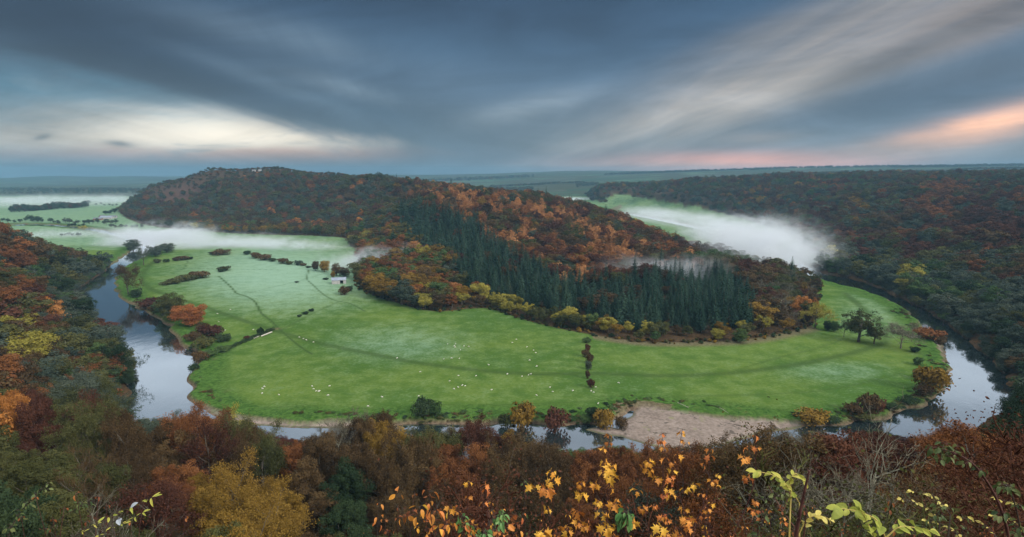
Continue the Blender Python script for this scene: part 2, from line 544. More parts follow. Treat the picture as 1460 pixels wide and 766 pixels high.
# ------------------------------------------------------------------ the ground
def build_ground():
    rr = [0.0]
    r = 0.8
    while r < 11200:
        rr.append(r)
        k = 1.05 if r < 40 else 1.016 if r < 180 else 1.0048 if r < 1150 else 1.011
        r *= k
    rr = np.array(rr[1:])
    a_f = np.radians(np.arange(-56, 56.01, 0.17))
    a_b = np.radians(np.arange(59, 301, 4.0))
    aa = np.concatenate([a_f, a_b])
    nr, na = len(rr), len(aa)
    X = rr[:, None] * np.sin(aa)[None]
    Y = rr[:, None] * np.cos(aa)[None]
    # the smooth part of the height is worked out on every third node
    ii = np.unique(np.concatenate([np.arange(0, nr, 4), [nr - 1]]))
    hc, dc = hill(X[ii], Y[ii])
    idx = np.arange(nr)
    hi = np.searchsorted(ii, idx, 'left')
    lo = np.maximum(hi - 1, 0)
    hi = np.where(ii[hi] == idx, hi, hi)
    t = np.where(hi == lo, 0, (idx - ii[lo]) / np.maximum(ii[hi] - ii[lo], 1))[:, None]
    Z = hc[lo] * (1 - t) + hc[hi] * t
    D = dc[lo] * (1 - t) + dc[hi] * t
    flat_like = D < 12
    near = (rr < 3200)
    Z = Z + 0.18 * bumps(X * 2.1, Y * 2.1)
    dr = np.full(X.shape, 1e9)
    ds = np.full(X.shape, 1e9)
    sel = np.where((D < 14) & near[:, None])
    xs, ys = X[sel], Y[sel]
    wob = 1.6 * np.sin(xs / 7 + 2 * np.sin(ys / 11)) + 0.8 * np.sin(ys / 3.1 + xs / 4.7)
    drs = poly_dist(xs, ys, RIVER) + wob
    dss = np.full(xs.shape, 1e9)
    for s in SANDS:
        dss = np.minimum(dss, poly_dist(xs, ys, s))
    zs = Z[sel]
    zs = np.where(drs < 1.5, np.minimum(zs, -3.4 * sstep(1.5 - drs, 0, 5.0)), zs)
    dss = dss + wob * 0.5 + 0.8
    bar = WATER + np.clip(-dss * 0.11, -0.6, 0.75) + 0.1 * bumps(xs * 6, ys * 6)
    zs = np.where((dss < 4) & (drs < 1.0), np.maximum(zs, bar), zs)
    # roll and tussocks at the bank
    zs = zs + np.where((drs > 0) & (drs < 14), 0.35 * np.abs(np.sin(xs / 2.3 + np.sin(ys / 1.7))) * sstep(14 - drs, 0, 10), 0)
    Z[sel], dr[sel], ds[sel] = zs, drs, dss
    PX, PY = project(X, Y, Z)
    front = Y > 1

    A = {}
    A['meadow'] = np.where(front, sstep(-D, -4.0, -0.5), 0.0)
    # sloping pasture beyond the mist, far fields
    fld = poly_dist(PX, PY, [(872, 297), (862, 283), (880, 277), (930, 284), (1000, 297), (1040, 310), (900, 312)])
    up = np.where((fld < 0) & (Y > 1500) & (Y < 2900), 1.0, 0.0)
    glade = np.where((poly_dist(PX, PY, [(70, 408), (98, 402), (88, 412), (74, 417)]) < 0) & (Y < 700), 1.0, 0.0)
    A['meadow'] = np.maximum(A['meadow'], np.maximum(up, glade))
    A['far'] = np.where(front, sstep(Y, 2350, 2900) * (X > 900) + sstep(Y, 2950, 3200) * (X <= 900), 0.0)
    A['far'] = np.clip(A['far'], 0, 1)
    fr = np.exp(-(((PX - 400) / 170) ** 2 + ((PY - 392) / 62) ** 2)) * 0.66
    fr = np.maximum(fr, 0.36 * np.exp(-(((PX - 570) / 150) ** 2 + ((PY - 490) / 42) ** 2)))
    fr = np.maximum(fr, 0.36 * np.exp(-(((PX - 1250) / 90) ** 2 + ((PY - 450) / 50) ** 2)))
    fr = np.maximum(fr, 0.34 * np.exp(-(((PX - 1190) / 130) ** 2 + ((PY - 530) / 22) ** 2)))
    fr = np.maximum(fr, 0.16)
    fr = np.where((PX < 230) & (PY < 350), 0.45, fr)
    fr = np.where(Y > 900, np.maximum(fr, 0.34), fr)
    A['frost'] = np.where(front, fr, 0.0)
    tr = np.zeros(X.shape)
    s2 = np.where((D < 2) & (rr < 1400)[:, None] & (Y > 200))
    x2, y2 = X[s2], Y[s2]
    acc = np.zeros(x2.shape)
    for w, amt, line in TRACKS:
        dl = line_dist(x2, y2, line)
        core = np.exp(-(dl / w) ** 2)
        if w > 2:
            core = np.maximum(np.exp(-(dl / (w * 1.5)) ** 2) * 0.7, np.exp(-((dl - w * 0.5) / (w * 0.35)) ** 2))
        acc = np.maximum(acc, amt * core)
    tr[s2] = acc
    A['track'] = tr
    A['sand'] = sstep(0.8 - ds, 0, 3.0) * sstep(0.8 - dr, 0, 2.5)
    A['rough'] = np.where((dr > -4) & (dr < 60), sstep(24 - dr, 0, 15), 0.0)
    A['mud'] = np.where((dr < 1.2) & (dr > -60) & (A['sand'] < 0.5), sstep(1.2 - dr, 0, 2.2), 0.0)
    cl = poly_dist(PX, PY, [(860, 572), (890, 574), (930, 570), (960, 576), (950, 590), (880, 590)])
    A['mud'] = np.maximum(A['mud'], np.where((cl < 0) & (dr < 6), 0.8, 0))
    A['mud'] = np.maximum(A['mud'], 0.8 * np.exp(-((X - P(394, 469)[0]) ** 2 + (Y - P(394, 469)[1]) ** 2) / 9))
    A['mud'] = np.maximum(A['mud'], np.where((D > -12) & (D < 3) & (X > 60) & (Y > 380) & (Y < 470) & (X < 240), 0.75 * sstep(D, -12, -2), 0))
    outer = np.zeros(X.shape, bool)
    s3 = np.where((D < 14) & (dr < 25) & (Y < 740) & (Y > 100))
    lo_, li_ = line_dist(X[s3], Y[s3], ro), line_dist(X[s3], Y[s3], ri)
    outer[s3] = (lo_ < li_) & (dr[s3] > -9) & (ds[s3] > 3)
    A['meadow'] = np.where(outer, 0, A['meadow'])
    A['mud'] = np.where(outer, 0, A['mud'])
    A['bracken'] = np.where(front & (D > 20), np.maximum(np.exp(-(((PX - 275) / 55) ** 2 + ((PY - 282) / 22) ** 2)), np.exp(-(((PX - 790) / 40) ** 2 + ((PY - 362) / 14) ** 2))), 0.0)
    plough = np.where((poly_dist(PX, PY, [(865, 300), (885, 292), (888, 296), (872, 304)]) < 0) & (Y > 1500), 1.0, 0.0)
    A['mud'] = np.maximum(A['mud'], plough * 0.7)

    V = np.concatenate([[[0, 0, float(hill(np.zeros(1), np.zeros(1))[0][0])]], np.stack([X, Y, Z], -1).reshape(-1, 3)])
    i0 = np.arange(nr - 1)[:, None] * na + 1
    j = np.arange(na)[None]
    j2 = (j + 1) % na
    q = np.stack([i0 + j, i0 + na + j, i0 + na + j2, i0 + j2], -1).reshape(-1, 4)
    tri = np.stack([np.zeros(na, int), 1 + np.arange(na), 1 + (np.arange(na) + 1) % na], -1)
    me = new_mesh('ground', V, [q[:, ::-1], tri[:, ::-1]], [ground_mat()], None, None, True)
    for k, v in A.items():
        a = me.attributes.new(k, 'FLOAT', 'POINT')
        a.data.foreach_set('value', np.concatenate([[0.0], v.ravel()]).astype(np.float32))
    return tag(mesh_obj('ground', me), kind='structure')


def ground_mat():
    m = start_mat('ground')
    p = geom_pos()
    x, y, z = sep(p)
    big = noise(p, 0.012, 5)
    midn = noise(p, 0.09, 6, 0.6)
    fine = noise(p, 0.55, 6, 0.65)
    tuft = noise(p, 0.22, 4, 0.7, 0.6)
    # grass
    g = mixc(smooth(big * 0.6 + midn * 0.4, 0.40, 0.60), (0.048, 0.097, 0.018), (0.094, 0.141, 0.027))
    g = mixc(smooth(fine, 0.52, 0.75) * 0.5, g, (0.110, 0.165, 0.036))
    g = mixc(smooth(fine, 0.5, 0.3) * 0.55, g, (0.040, 0.110, 0.018))
    fa = attr('frost')
    fr = smooth(fa * 0.95 + midn * 0.45 + fine * 0.50 + tuft * 0.2 - 0.36, 0.32, 0.95)
    g = mixc(fr, g, (0.200, 0.310, 0.220))
    g = mixc(smooth(tuft, 0.56, 0.68) * smooth(fine, 0.42, 0.56) * fa * 0.95, g, (0.050, 0.095, 0.035))
    g = mixc((attr('track') * (0.75 + fine * 0.6)).clamp(), g, (0.036, 0.066, 0.017))
    ro = attr('rough')
    rg = mixc(smooth(tuft * 0.5 + fine * 0.5, 0.35, 0.62), (0.020, 0.052, 0.010), (0.066, 0.128, 0.026))
    rg = mixc(smooth(midn, 0.58, 0.72) * 0.6, rg, (0.085, 0.085, 0.032))
    g = mixc(ro * smooth(midn + ro * 0.5, 0.36, 0.68), g, rg)
    # leaf litter of the woods
    w = mixc(smooth(fine, 0.3, 0.7), (0.030, 0.022, 0.014), (0.085, 0.052, 0.026))
    br = mixc(smooth(midn * 0.5 + fine * 0.5, 0.35, 0.65), (0.052, 0.034, 0.028), (0.105, 0.052, 0.038))
    w = mixc(attr('bracken'), w, br)
    c = mixc(attr('meadow'), w, g)
    # fields far off: a patchwork with hedges and copses
    vo = E.tree.nodes.new('ShaderNodeTexVoronoi')
    wv = comb(x * 0.0022 + big * 0.35, y * 0.0030, 0.0)
    E.tree.links.new(wv.s, vo.inputs['Vector'])
    vo.inputs['Scale'].default_value = 1.0
    sp = E.tree.nodes.new('ShaderNodeSeparateColor')
    E.tree.links.new(vo.outputs['Color'], sp.inputs[0])
    cell = E(sp.outputs[0])
    ve = E.tree.nodes.new('ShaderNodeTexVoronoi')
    ve.feature = 'DISTANCE_TO_EDGE'
    E.tree.links.new(wv.s, ve.inputs['Vector'])
    ff = ramp(cell, [(0.1, (0.026, 0.056, 0.028)), (0.4, (0.050, 0.095, 0.050)), (0.65, (0.085, 0.140, 0.078)), (0.9, (0.065, 0.070, 0.045))])
    ff = mixc(smooth(E(ve.outputs['Distance']), 0.055, 0.02), ff, (0.035, 0.045, 0.022))
    wood = smooth(noise(comb(x * 0.0016, y * 0.0034, 0.0), 1.0, 6, 0.65), 0.45, 0.50)
    ff = mixc(wood, ff, (0.045, 0.048, 0.026))
    c = mixc(attr('far'), c, ff)
    md = mixc(smooth(fine, 0.3, 0.7), (0.070, 0.048, 0.032), (0.170, 0.125, 0.085))
    c = mixc(attr('mud'), c, md)
    sd = mixc(smooth(fine * 0.6 + midn * 0.4, 0.35, 0.65), (0.145, 0.114, 0.094), (0.265, 0.214, 0.180))
    sd = mixc(smooth(tuft * 0.5 + midn * 0.5, 0.53, 0.60) * 0.85, sd, (0.062, 0.052, 0.042))
    sd = mixc(smooth(noise(p, 0.13, 4), 0.62, 0.7) * 0.6, sd, (0.17, 0.18, 0.07))
    sd = mixc(smooth(z + (midn - 0.5) * 0.5, WATER + 0.32, WATER - 0.02) * 0.75, sd, (0.070, 0.058, 0.048))
    c = mixc(attr('sand'), c, sd)
    b = node('ShaderNodeBsdfDiffuse', Color=c)
    bp = node('ShaderNodeBump', Height=fine * 0.6 + tuft * 0.8)
    bp.inputs['Strength'].default_value = 0.35
    bp.inputs['Distance'].default_value = 0.5
    E.tree.links.new(bp.outputs[0], b.inputs['Normal'])
    finish(b.outputs[0])
    return m


def build_river():
    m = start_mat('river_water')
    p = geom_pos()
    x, y, z = sep(p)
    rip = noise(comb(x * 1.0, y * 1.0, 0.0), 0.5, 4, 0.6)
    rip2 = noise(comb(x * 0.25, y * 0.12, 0.0), 0.35, 4)
    bp = node('ShaderNodeBump', Height=rip * smooth(rip2, 0.4, 0.65) + rip2 * 0.4)
    bp.inputs['Strength'].default_value = 0.06
    bp.inputs['Distance'].default_value = 0.3
    gl = node('ShaderNodeBsdfGlossy', Color=(0.93, 0.96, 1.0))
    gl.inputs['Roughness'].default_value = 0.05
    df = node('ShaderNodeBsdfDiffuse', Color=(0.020, 0.032, 0.034))
    E.tree.links.new(bp.outputs[0], gl.inputs['Normal'])
    fr = E.tree.nodes.new('ShaderNodeFresnel')
    fr.inputs['IOR'].default_value = 1.33
    mx = E.tree.nodes.new('ShaderNodeMixShader')
    fac = (E(fr.outputs[0]) * 1.5 + WATER_GAIN).clamp()
    E.tree.links.new(fac.s, mx.inputs[0])
    E.tree.links.new(df.outputs[0], mx.inputs[1])
    E.tree.links.new(gl.outputs[0], mx.inputs[2])
    finish(mx.outputs[0])
    # one strip, a little wider than the channel
    n = 150

    def resample(pts, n):
        pts = np.array(pts)
        d = np.concatenate([[0], np.cumsum(np.hypot(*np.diff(pts, axis=0).T))])
        s = np.linspace(0, d[-1], n)
        return np.stack([np.interp(s, d, pts[:, 0]), np.interp(s, d, pts[:, 1])], -1)

    o = np.array(ro)
    i = np.array(ri)
    o, i = resample(o, n), resample(i, n)
    dd = o - i
    L = np.maximum(np.hypot(dd[:, 0], dd[:, 1]), 1)[:, None]
    o = o + dd / L * 5
    i = i - dd / L * 5
    V = np.concatenate([np.c_[o, np.full(n, WATER)], np.c_[i, np.full(n, WATER)]])
    k = np.arange(n - 1)
    q = np.stack([k, k + 1, n + k + 1, n + k], -1)
    me = new_mesh('river', V, [q], [m])
    tag(mesh_obj('river', me), kind='structure')


WATER_GAIN = 0.40
# ------------------------------------------------------------------ vegetation: materials
def mats(name, d, m, l, **k):
    return leaf_mat(name, d, m, l, **k)


LEAF = {
    'rust': mats('rust leaves', (0.0769, 0.0328, 0.0164), (0.1384, 0.0564, 0.0225), (0.2101, 0.0902, 0.0328)),
    'maroon': mats('dark red leaves', (0.0410, 0.0197, 0.0148), (0.0697, 0.0295, 0.0197), (0.1025, 0.0459, 0.0279)),
    'brown': mats('brown leaves', (0.0400, 0.0264, 0.0144), (0.0720, 0.0464, 0.0224), (0.1120, 0.0736, 0.0336)),
    'orange': mats('orange leaves', (0.1836, 0.0734, 0.0216), (0.3132, 0.1296, 0.0346), (0.4536, 0.2106, 0.0648)),
    'larch': mats('orange larch needles', (0.1725, 0.0713, 0.0276), (0.3335, 0.1472, 0.0517), (0.5290, 0.2702, 0.1092)),
    'ochre': mats('ochre leaves', (0.0926, 0.0585, 0.0136), (0.1609, 0.0975, 0.0195), (0.2438, 0.1511, 0.0331)),
    'yellow': mats('yellow leaves', (0.1320, 0.1210, 0.0264), (0.2200, 0.1925, 0.0352), (0.3410, 0.2970, 0.0605)),
    'olive': mats('olive green leaves', (0.0317, 0.0370, 0.0150), (0.0598, 0.0634, 0.0229), (0.0986, 0.0968, 0.0352)),
    'green': mats('green leaves', (0.0264, 0.0528, 0.0194), (0.0510, 0.0862, 0.0299), (0.0880, 0.1276, 0.0458)),
    'slate': mats('dull grey green leaves', (0.0302, 0.0437, 0.0336), (0.0521, 0.0672, 0.0487), (0.0823, 0.0974, 0.0689)),
    'grey': mats('pale grey twigs', (0.0680, 0.0624, 0.0448), (0.1160, 0.1056, 0.0752), (0.1760, 0.1600, 0.1168)),
    'spruce': mats('dark spruce needles', (0.0115, 0.0264, 0.0196), (0.0242, 0.0506, 0.0356), (0.0506, 0.0897, 0.0598), transl=0.08),
    'dark': mats('dark evergreen leaves', (0.0136, 0.0255, 0.0136), (0.0255, 0.0425, 0.0204), (0.0442, 0.0638, 0.0289), transl=0.1),
}
BARK = plain_mat('grey brown bark', (0.055, 0.045, 0.034), (0.120, 0.105, 0.080), 1.5)
BARK_PALE = plain_mat('pale lichen bark', (0.085, 0.082, 0.058), (0.190, 0.182, 0.130), 2.0)
BARK_RED = plain_mat('red brown twigs', (0.070, 0.030, 0.022), (0.130, 0.060, 0.040), 2.0)


# ------------------------------------------------------------------ vegetation: prototypes (height 1 unit = 1 m, tree 16 m)
def sph(n):
    v = rng.normal(size=(n, 3))
    return v / np.linalg.norm(v, axis=1, keepdims=True)


def trunk_geo(h=16.0, r=0.38, limbs=7, lean=0.4, fork=0.35, spread=4.2):
    g = Geo()
    top = np.array([rng.normal() * lean, rng.normal() * lean, h * 0.72])
    pts = [np.array([0, 0, -0.6]), np.array([0, 0, h * 0.12]), top * [0.4, 0.4, 0.5], top]
    g.tube(pts, [r * 1.35, r, r * 0.75, r * 0.2], 6)
    ends = []
    for k in range(limbs):
        t = fork + (0.8 - fork) * k / limbs
        b = np.array([top[0] * t, top[1] * t, h * 0.72 * t])
        a = k * 2.4 + rng.uniform(-0.4, 0.4)
        L = spread * rng.uniform(0.7, 1.1) * (1.15 - 0.45 * t)
        e = b + [math.cos(a) * L, math.sin(a) * L, L * rng.uniform(0.5, 1.0)]
        mid = (b + e) / 2 + [0, 0, -0.25 * L * 0.3]
        g.tube([b, mid, e], [r * 0.45, r * 0.3, r * 0.1], 5)
        ends.append(e)
    return g, ends


def broad_crown(nl, size, lumps=26, rx=5.6, rz=5.6, cz=9.0, tall=1.0, lump_r=(1.5, 2.6)):
    """leafy crown: leaf cards in billows spread over a dome, with gaps between them"""
    g = Geo()
    cs, rs = [], []
    for k in range(lumps):
        d = sph(1)[0]
        d[2] = d[2] * 0.9 + 0.15
        f = rng.uniform(0.45, 0.92) if k > 3 else 0.2
        c = np.array([d[0] * rx * f, d[1] * rx * f, cz + d[2] * rz * f * tall])
        cs.append(c)
        rs.append(rng.uniform(*lump_r) * (0.85 + 0.3 * (c[2] < cz)))
    cs, rs = np.array(cs), np.array(rs)
    per = rs ** 2 / np.sum(rs ** 2)
    lt = rng.uniform(0.30, 0.70, lumps)
    for c, r, p, t in zip(cs, rs, per, lt):
        n = max(int(nl * p), 4)
        d = sph(n)
        d[:, 2] = np.abs(d[:, 2]) * np.where(rng.random(n) < 0.78, 1, -1)
        rad = r * rng.uniform(0.62, 1.12, n)
        pos = c + d * rad[:, None] * [1, 1, 0.85]
        nr = d + rng.normal(size=(n, 3)) * 0.38 + [0, 0, 0.30]
        g.cards(pos, nr, size * rng.uniform(0.7, 1.3, n), np.clip(t + rng.normal(size=n) * 0.12, 0, 1))
    return g


def spruce_geo(h=24.0, nw=26, size=0.55, rb=3.3, droop=0.34, per=11, larch=False):
    g = Geo()
    for k in range(nw):
        t = k / (nw - 1)
        z = h * (0.10 + 0.89 * t) if not larch else h * (0.16 + 0.83 * t)
        r = rb * (1 - t) ** (0.85 if not larch else 0.5) * rng.uniform(0.82, 1.12) + 0.18
        if not larch and t < 0.12:
            r *= 0.55 + 3 * t
        m = max(int(per * (0.45 + 0.55 * (1 - t))), 4)
        a = rng.uniform(0, 6.28) + np.arange(m) * 6.283 / m + rng.normal(size=m) * 0.18
        for aa in a:
            L = r * rng.uniform(0.75, 1.15)
            ns = max(int(L / (size * 0.85)), 2)
            s = (np.arange(ns) + rng.uniform(0.2, 0.8, ns)) / ns
            pos = np.stack([np.cos(aa) * L * s, np.sin(aa) * L * s, z - droop * L * s + 0.2 * L * s ** 3], -1)
            if larch:
                pos += rng.normal(size=pos.shape) * 0.3
            nr = np.stack([np.cos(aa) * 0.55 * np.ones(ns), np.sin(aa) * 0.55 * np.ones(ns), np.full(ns, 0.9)], -1) + rng.normal(size=(ns, 3)) * 0.35
            g.cards(pos, nr, size * (1.25 - 0.5 * s) * (1.0 if t < 0.8 else 0.6), np.clip(0.25 + 0.45 * s + rng.normal(size=ns) * 0.12, 0, 1))
    return g


def conifer_trunk(h=24.0, r=0.3):
    g = Geo()
    g.tube([(0, 0, -0.6), (0, 0, h * 0.4), (0, 0, h * 0.97)], [r, r * 0.65, r * 0.1], 6)
    return g


def twig_tree(h=15.0, limbs=8, sub=5, twig=5, fine=3, r=0.28, spread=0.5, leafn=0, leaf=0.16, thin=0.022, up=0.55):
    """leafless tree: trunk and limbs in one Geo, twigs and a few leaves in the other"""
    tg, cg = Geo(), Geo()
    top = np.array([rng.normal() * 0.6, rng.normal() * 0.6, h * 0.8])
    tg.tube([(0, 0, -0.6), (0, 0, h * 0.1), top * [0.5, 0.5, 0.55], top], [r * 1.3, r, r * 0.7, r * 0.15], 6)

    def branch(b, d, L, r0, bend=0.35, seg=3):
        pts = [b]
        p, dd = b, d / np.linalg.norm(d)
        for s in range(seg):
            dd = dd + rng.normal(size=3) * bend * 0.5 + np.array([0, 0, 0.12])
            dd /= np.linalg.norm(dd)
            p = p + dd * L / seg
            pts.append(p)
        return pts, dd

    for i in range(limbs):
        t = 0.25 + 0.7 * i / limbs
        b = np.array([top[0] * t, top[1] * t, top[2] * t])
        a = i * 2.4 + rng.uniform(-0.5, 0.5)
        d = np.array([math.cos(a), math.sin(a), up * rng.uniform(0.5, 1.8)])
        L = h * spread * rng.uniform(0.7, 1.1) * (1.1 - 0.5 * t)
        p1, d1 = branch(b, d, L, r)
        tg.tube(p1, np.linspace(r * 0.42, r * 0.14, len(p1)), 5)
        for j in range(sub):
            u = rng.uniform(0.35, 1.0)
            k = min(int(u * 3), 2)
            bb = p1[k] * (1 - (u * 3 - k)) + p1[k + 1] * (u * 3 - k)
            d2 = d1 + rng.normal(size=3) * 0.75 + [0, 0, 0.25]
            p2, d2e = branch(bb, d2, L * rng.uniform(0.35, 0.6), r)
            tg.tube(p2, np.linspace(r * 0.15, r * 0.07, len(p2)), 4)
            for m in range(twig):
                kk = rng.integers(1, 4)
                d3 = d2e + rng.normal(size=3) * 0.8 + [0, 0, 0.2]
                p3, d3e = branch(p2[kk], d3, L * rng.uniform(0.18, 0.34), r, 0.5, 3)
                cg.tube(p3, np.linspace(thin * 1.9, thin, 4), 3, rng.uniform(0.1, 0.9))
                for f in range(fine):
                    q = p3[rng.integers(1, 4)]
                    p4, _ = branch(q, d3e + rng.normal(size=3) * 0.9, L * rng.uniform(0.09, 0.2), r, 0.6, 2)
                    cg.tube(p4, [thin, thin * 0.8, thin * 0.5], 3, rng.uniform(0.2, 1))
                    if leafn:
                        n = leafn
                        pos = np.array(p4[-1]) + rng.normal(size=(n, 3)) * 0.35
                        cg.cards(pos, sph(n), leaf * rng.uniform(0.7, 1.3, n), rng.uniform(0.1, 1, n))
    return tg, cg


def shrub_geo(n=700, size=0.16, w=1.6, h=1.7, lumps=9):
    g = broad_crown(n, size, lumps, w * 0.8, h * 0.42, h * 0.52, 1.0, (w * 0.32, w * 0.5))
    return g


# meshes: PROTO[kind][tone] = list of (trunk mesh or None, crown mesh, nominal height, nominal radius)
PROTO = {}


def recolour(me, mat, slot=0):
    c = me.copy()
    c.materials[slot] = mat
    return c


def make_protos():
    W = LEAF['olive']
    near, mid, far = [], [], []
    for k in range(4):
        tg, _ = trunk_geo()
        tm = tg.mesh('trunk', BARK, True)
        tall = [1.0, 1.25, 0.9, 1.1][k]
        cg = broad_crown(12000, 0.19, 44, 5.4, 6.6, 8.5, tall, (1.1, 2.2))
        near.append((tm, cg.mesh('crown', W)))
        cg = broad_crown(4800, 0.29, 34, 5.5, 6.6, 8.0, tall, (1.3, 2.3))
        mid.append((tm, cg.mesh('crown', W)))
    for k in range(5):
        tg, _ = trunk_geo(limbs=3)
        cg = broad_crown(1900, 0.44, 26, 5.5, 6.6, 7.8, [1.0, 1.2, 0.85, 1.1, 0.95][k], (1.5, 2.5))
        far.append(join_geo('broadleaf', [(cg, W), (tg, BARK)]))
    PROTO['broad_near'], PROTO['broad_mid'], PROTO['broad_far'] = near, mid, far
    tw = []
    for k in range(4):
        tg, cg = twig_tree(leafn=[0, 1, 1, 2][k], leaf=0.10, thin=0.030)
        tw.append((tg.mesh('trunk', BARK, True), cg.mesh('crown', LEAF['grey'])))
    PROTO['twig'] = tw
    PROTO['dome'] = []
    for k in range(3):
        tg, _ = trunk_geo(13, .45, 8, .3, .15, 4.5)
        cg = broad_crown(13000, 0.20, 60, 6.3, 6.6, 7.4, 1.0, (1.2, 2.3))
        low = broad_crown(2500, 0.20, 16, 5.8, 1.6, 2.6, 1.0, (1.2, 1.9))
        off = cg.n
        cg.v += low.v
        cg.q += [q + off for q in low.q]
        cg.qt += low.qt
        cg.n += low.n
        PROTO['dome'].append((tg.mesh('trunk', BARK, True), cg.mesh('crown', W)))
    PROTO['twig_leafy'] = []
    for k in range(3):
        tg, cg = twig_tree(leafn=9, leaf=0.16, thin=0.028, limbs=9)
        PROTO['twig_leafy'].append((tg.mesh('trunk', BARK, True), cg.mesh('crown', LEAF['grey'])))
    sp, spf = [], []
    for k in range(4):
        sp.append((conifer_trunk().mesh('trunk', BARK, True), spruce_geo(nw=24, size=0.46, per=12, rb=[3.6, 3.2, 4.0, 3.4][k]).mesh('crown', LEAF['spruce'])))
        spf.append(join_geo('spruce', [(spruce_geo(nw=16, size=0.75, per=9, rb=3.7), LEAF['spruce']), (conifer_trunk(), BARK)]))
    PROTO['spruce'], PROTO['spruce_far'] = sp, spf
    la, laf = [], []
    for k in range(3):
        la.append((conifer_trunk(20, 0.26).mesh('trunk', BARK, True), spruce_geo(20.0, 20, 0.40, 5.0, -0.10, 13, True).mesh('crown', LEAF['larch'])))
        laf.append(join_geo('larch', [(spruce_geo(20.0, 14, 0.66, 5.0, -0.10, 9, True), LEAF['larch']), (conifer_trunk(20, 0.26), BARK)]))
    PROTO['larch'], PROTO['larch_far'] = la, laf
    PROTO['shrub'] = []
    for k in range(4):
        cg = shrub_geo(1500, 0.13, 1.7, 1.8, 14)
        st = Geo()
        for j in range(6):
            a = j * 1.05 + rng.uniform(-0.3, 0.3)
            st.tube([(0, 0, -0.2), (math.cos(a) * 0.4, math.sin(a) * 0.4, 0.6), (math.cos(a) * 0.9, math.sin(a) * 0.9, 1.4)], [0.05, 0.035, 0.015], 4)
        PROTO['shrub'].append((st.mesh('stems', BARK, True), cg.mesh('foliage', W)))
    PROTO['shrub_far'] = [join_geo('shrub', [(shrub_geo(500, 0.2, 1.7, 1.8, 10), W)]) for k in range(3)]
    PROTO['brush'] = []
    for k in range(3):
        tg, cg = twig_tree(h=3.2, limbs=9, sub=4, twig=5, fine=3, r=0.05, spread=0.55, leafn=4, leaf=0.024, thin=0.007, up=0.9)
        PROTO['brush'].append((tg.mesh('stems', BARK_RED, True), cg.mesh('foliage', LEAF['maroon'])))


CACHE = {}


def proto(kind, tone, k):
    key = (kind, tone, k % len(PROTO[kind]))
    if key not in CACHE:
        p = PROTO[kind][key[2]]
        if isinstance(p, tuple):
            t, c = p
            c = recolour(c, LEAF[tone])
            if kind in ('twig', 'twig_leafy') and tone == 'grey':
                t = recolour(t, BARK_PALE)
            CACHE[key] = (t, c)
        else:
            CACHE[key] = recolour(p, LEAF[tone])
    return CACHE[key]


NOMINAL = {'dome': (15.4, 7.4), 'broad_near': (16, 6.2), 'broad_mid': (16, 6.2), 'broad_far': (16, 6.2), 'twig': (15, 5.5), 'twig_leafy': (15, 5.5), 'spruce': (24, 3.3), 'spruce_far': (24, 3.3),
           'larch': (20, 3.5), 'larch_far': (20, 3.5), 'shrub': (2.0, 1.6), 'shrub_far': (2.0, 1.6), 'brush': (3.2, 1.7)}


def plant(name, kind, tone, loc, h, label, cat, group, width=None, k=None, lod_single=False, parts=('trunk', 'crown')):
    """one tree or shrub: an Empty with trunk and crown, or a single mesh where its parts do not show"""
    k = rng.integers(0, 100) if k is None else k
    nh, nr = NOMINAL[kind]
    s = h / nh
    sx = s if width is None else width / (2 * nr)
    pr = proto(kind, tone, k)
    rz = rng.uniform(0, 6.28)
    if not isinstance(pr, tuple):
        o = mesh_obj(name, pr, None, loc)
        o.rotation_euler = (0, 0, rz)
        o.scale = (sx, sx, s)
        return tag(o, label, cat, group)
    r = empty(name, loc, rz, (sx, sx, s))
    link(bpy.data.objects.new(parts[0], pr[0]), r)
    link(bpy.data.objects.new(parts[1], pr[1]), r)
    return tag(r, label, cat, group)
# ------------------------------------------------------------------ vegetation: where it stands
def inside_px(px, py, poly):
    return poly_dist(px, py, poly) < 0


CH = base_line + [(-1480, 2600), (-1200, 3200), (60, 3300), (-50, 2900), (0, 2500), (120, 2000), (190, 1600), (240, 1200), (290, 950), (335, 800)]
GX = np.arange(-3000, 3001, 10.0)
GY = np.arange(0, 4601, 10.0)
_gx, _gy = np.meshgrid(GX, GY)
HG, DG = hill(_gx, _gy)


def look(G, x, y):
    fx = np.clip((x - GX[0]) / 10.0, 0, len(GX) - 1.001)
    fy = np.clip((y - GY[0]) / 10.0, 0, len(GY) - 1.001)
    i, j = fx.astype(int), fy.astype(int)
    a, b = fx - i, fy - j
    return (G[j, i] * (1 - a) + G[j, i + 1] * a) * (1 - b) + (G[j + 1, i] * (1 - a) + G[j + 1, i + 1] * a) * b


WG = HG + np.where(DG > 12, 9.0, 0.0)          # with the woods standing on it


def in_sight(x, y, z, slack=0.0):
    ok = np.ones(x.shape, bool)
    dist = np.hypot(x, y)
    for t in np.linspace(0.06, 0.985, 70):
        near_end = (1 - t) * dist < 22
        gz = look(WG, x * t, y * t)
        rz = H + (z - H) * t
        ok &= near_end | (rz + slack > gz) | (t * dist < 130)
    return ok


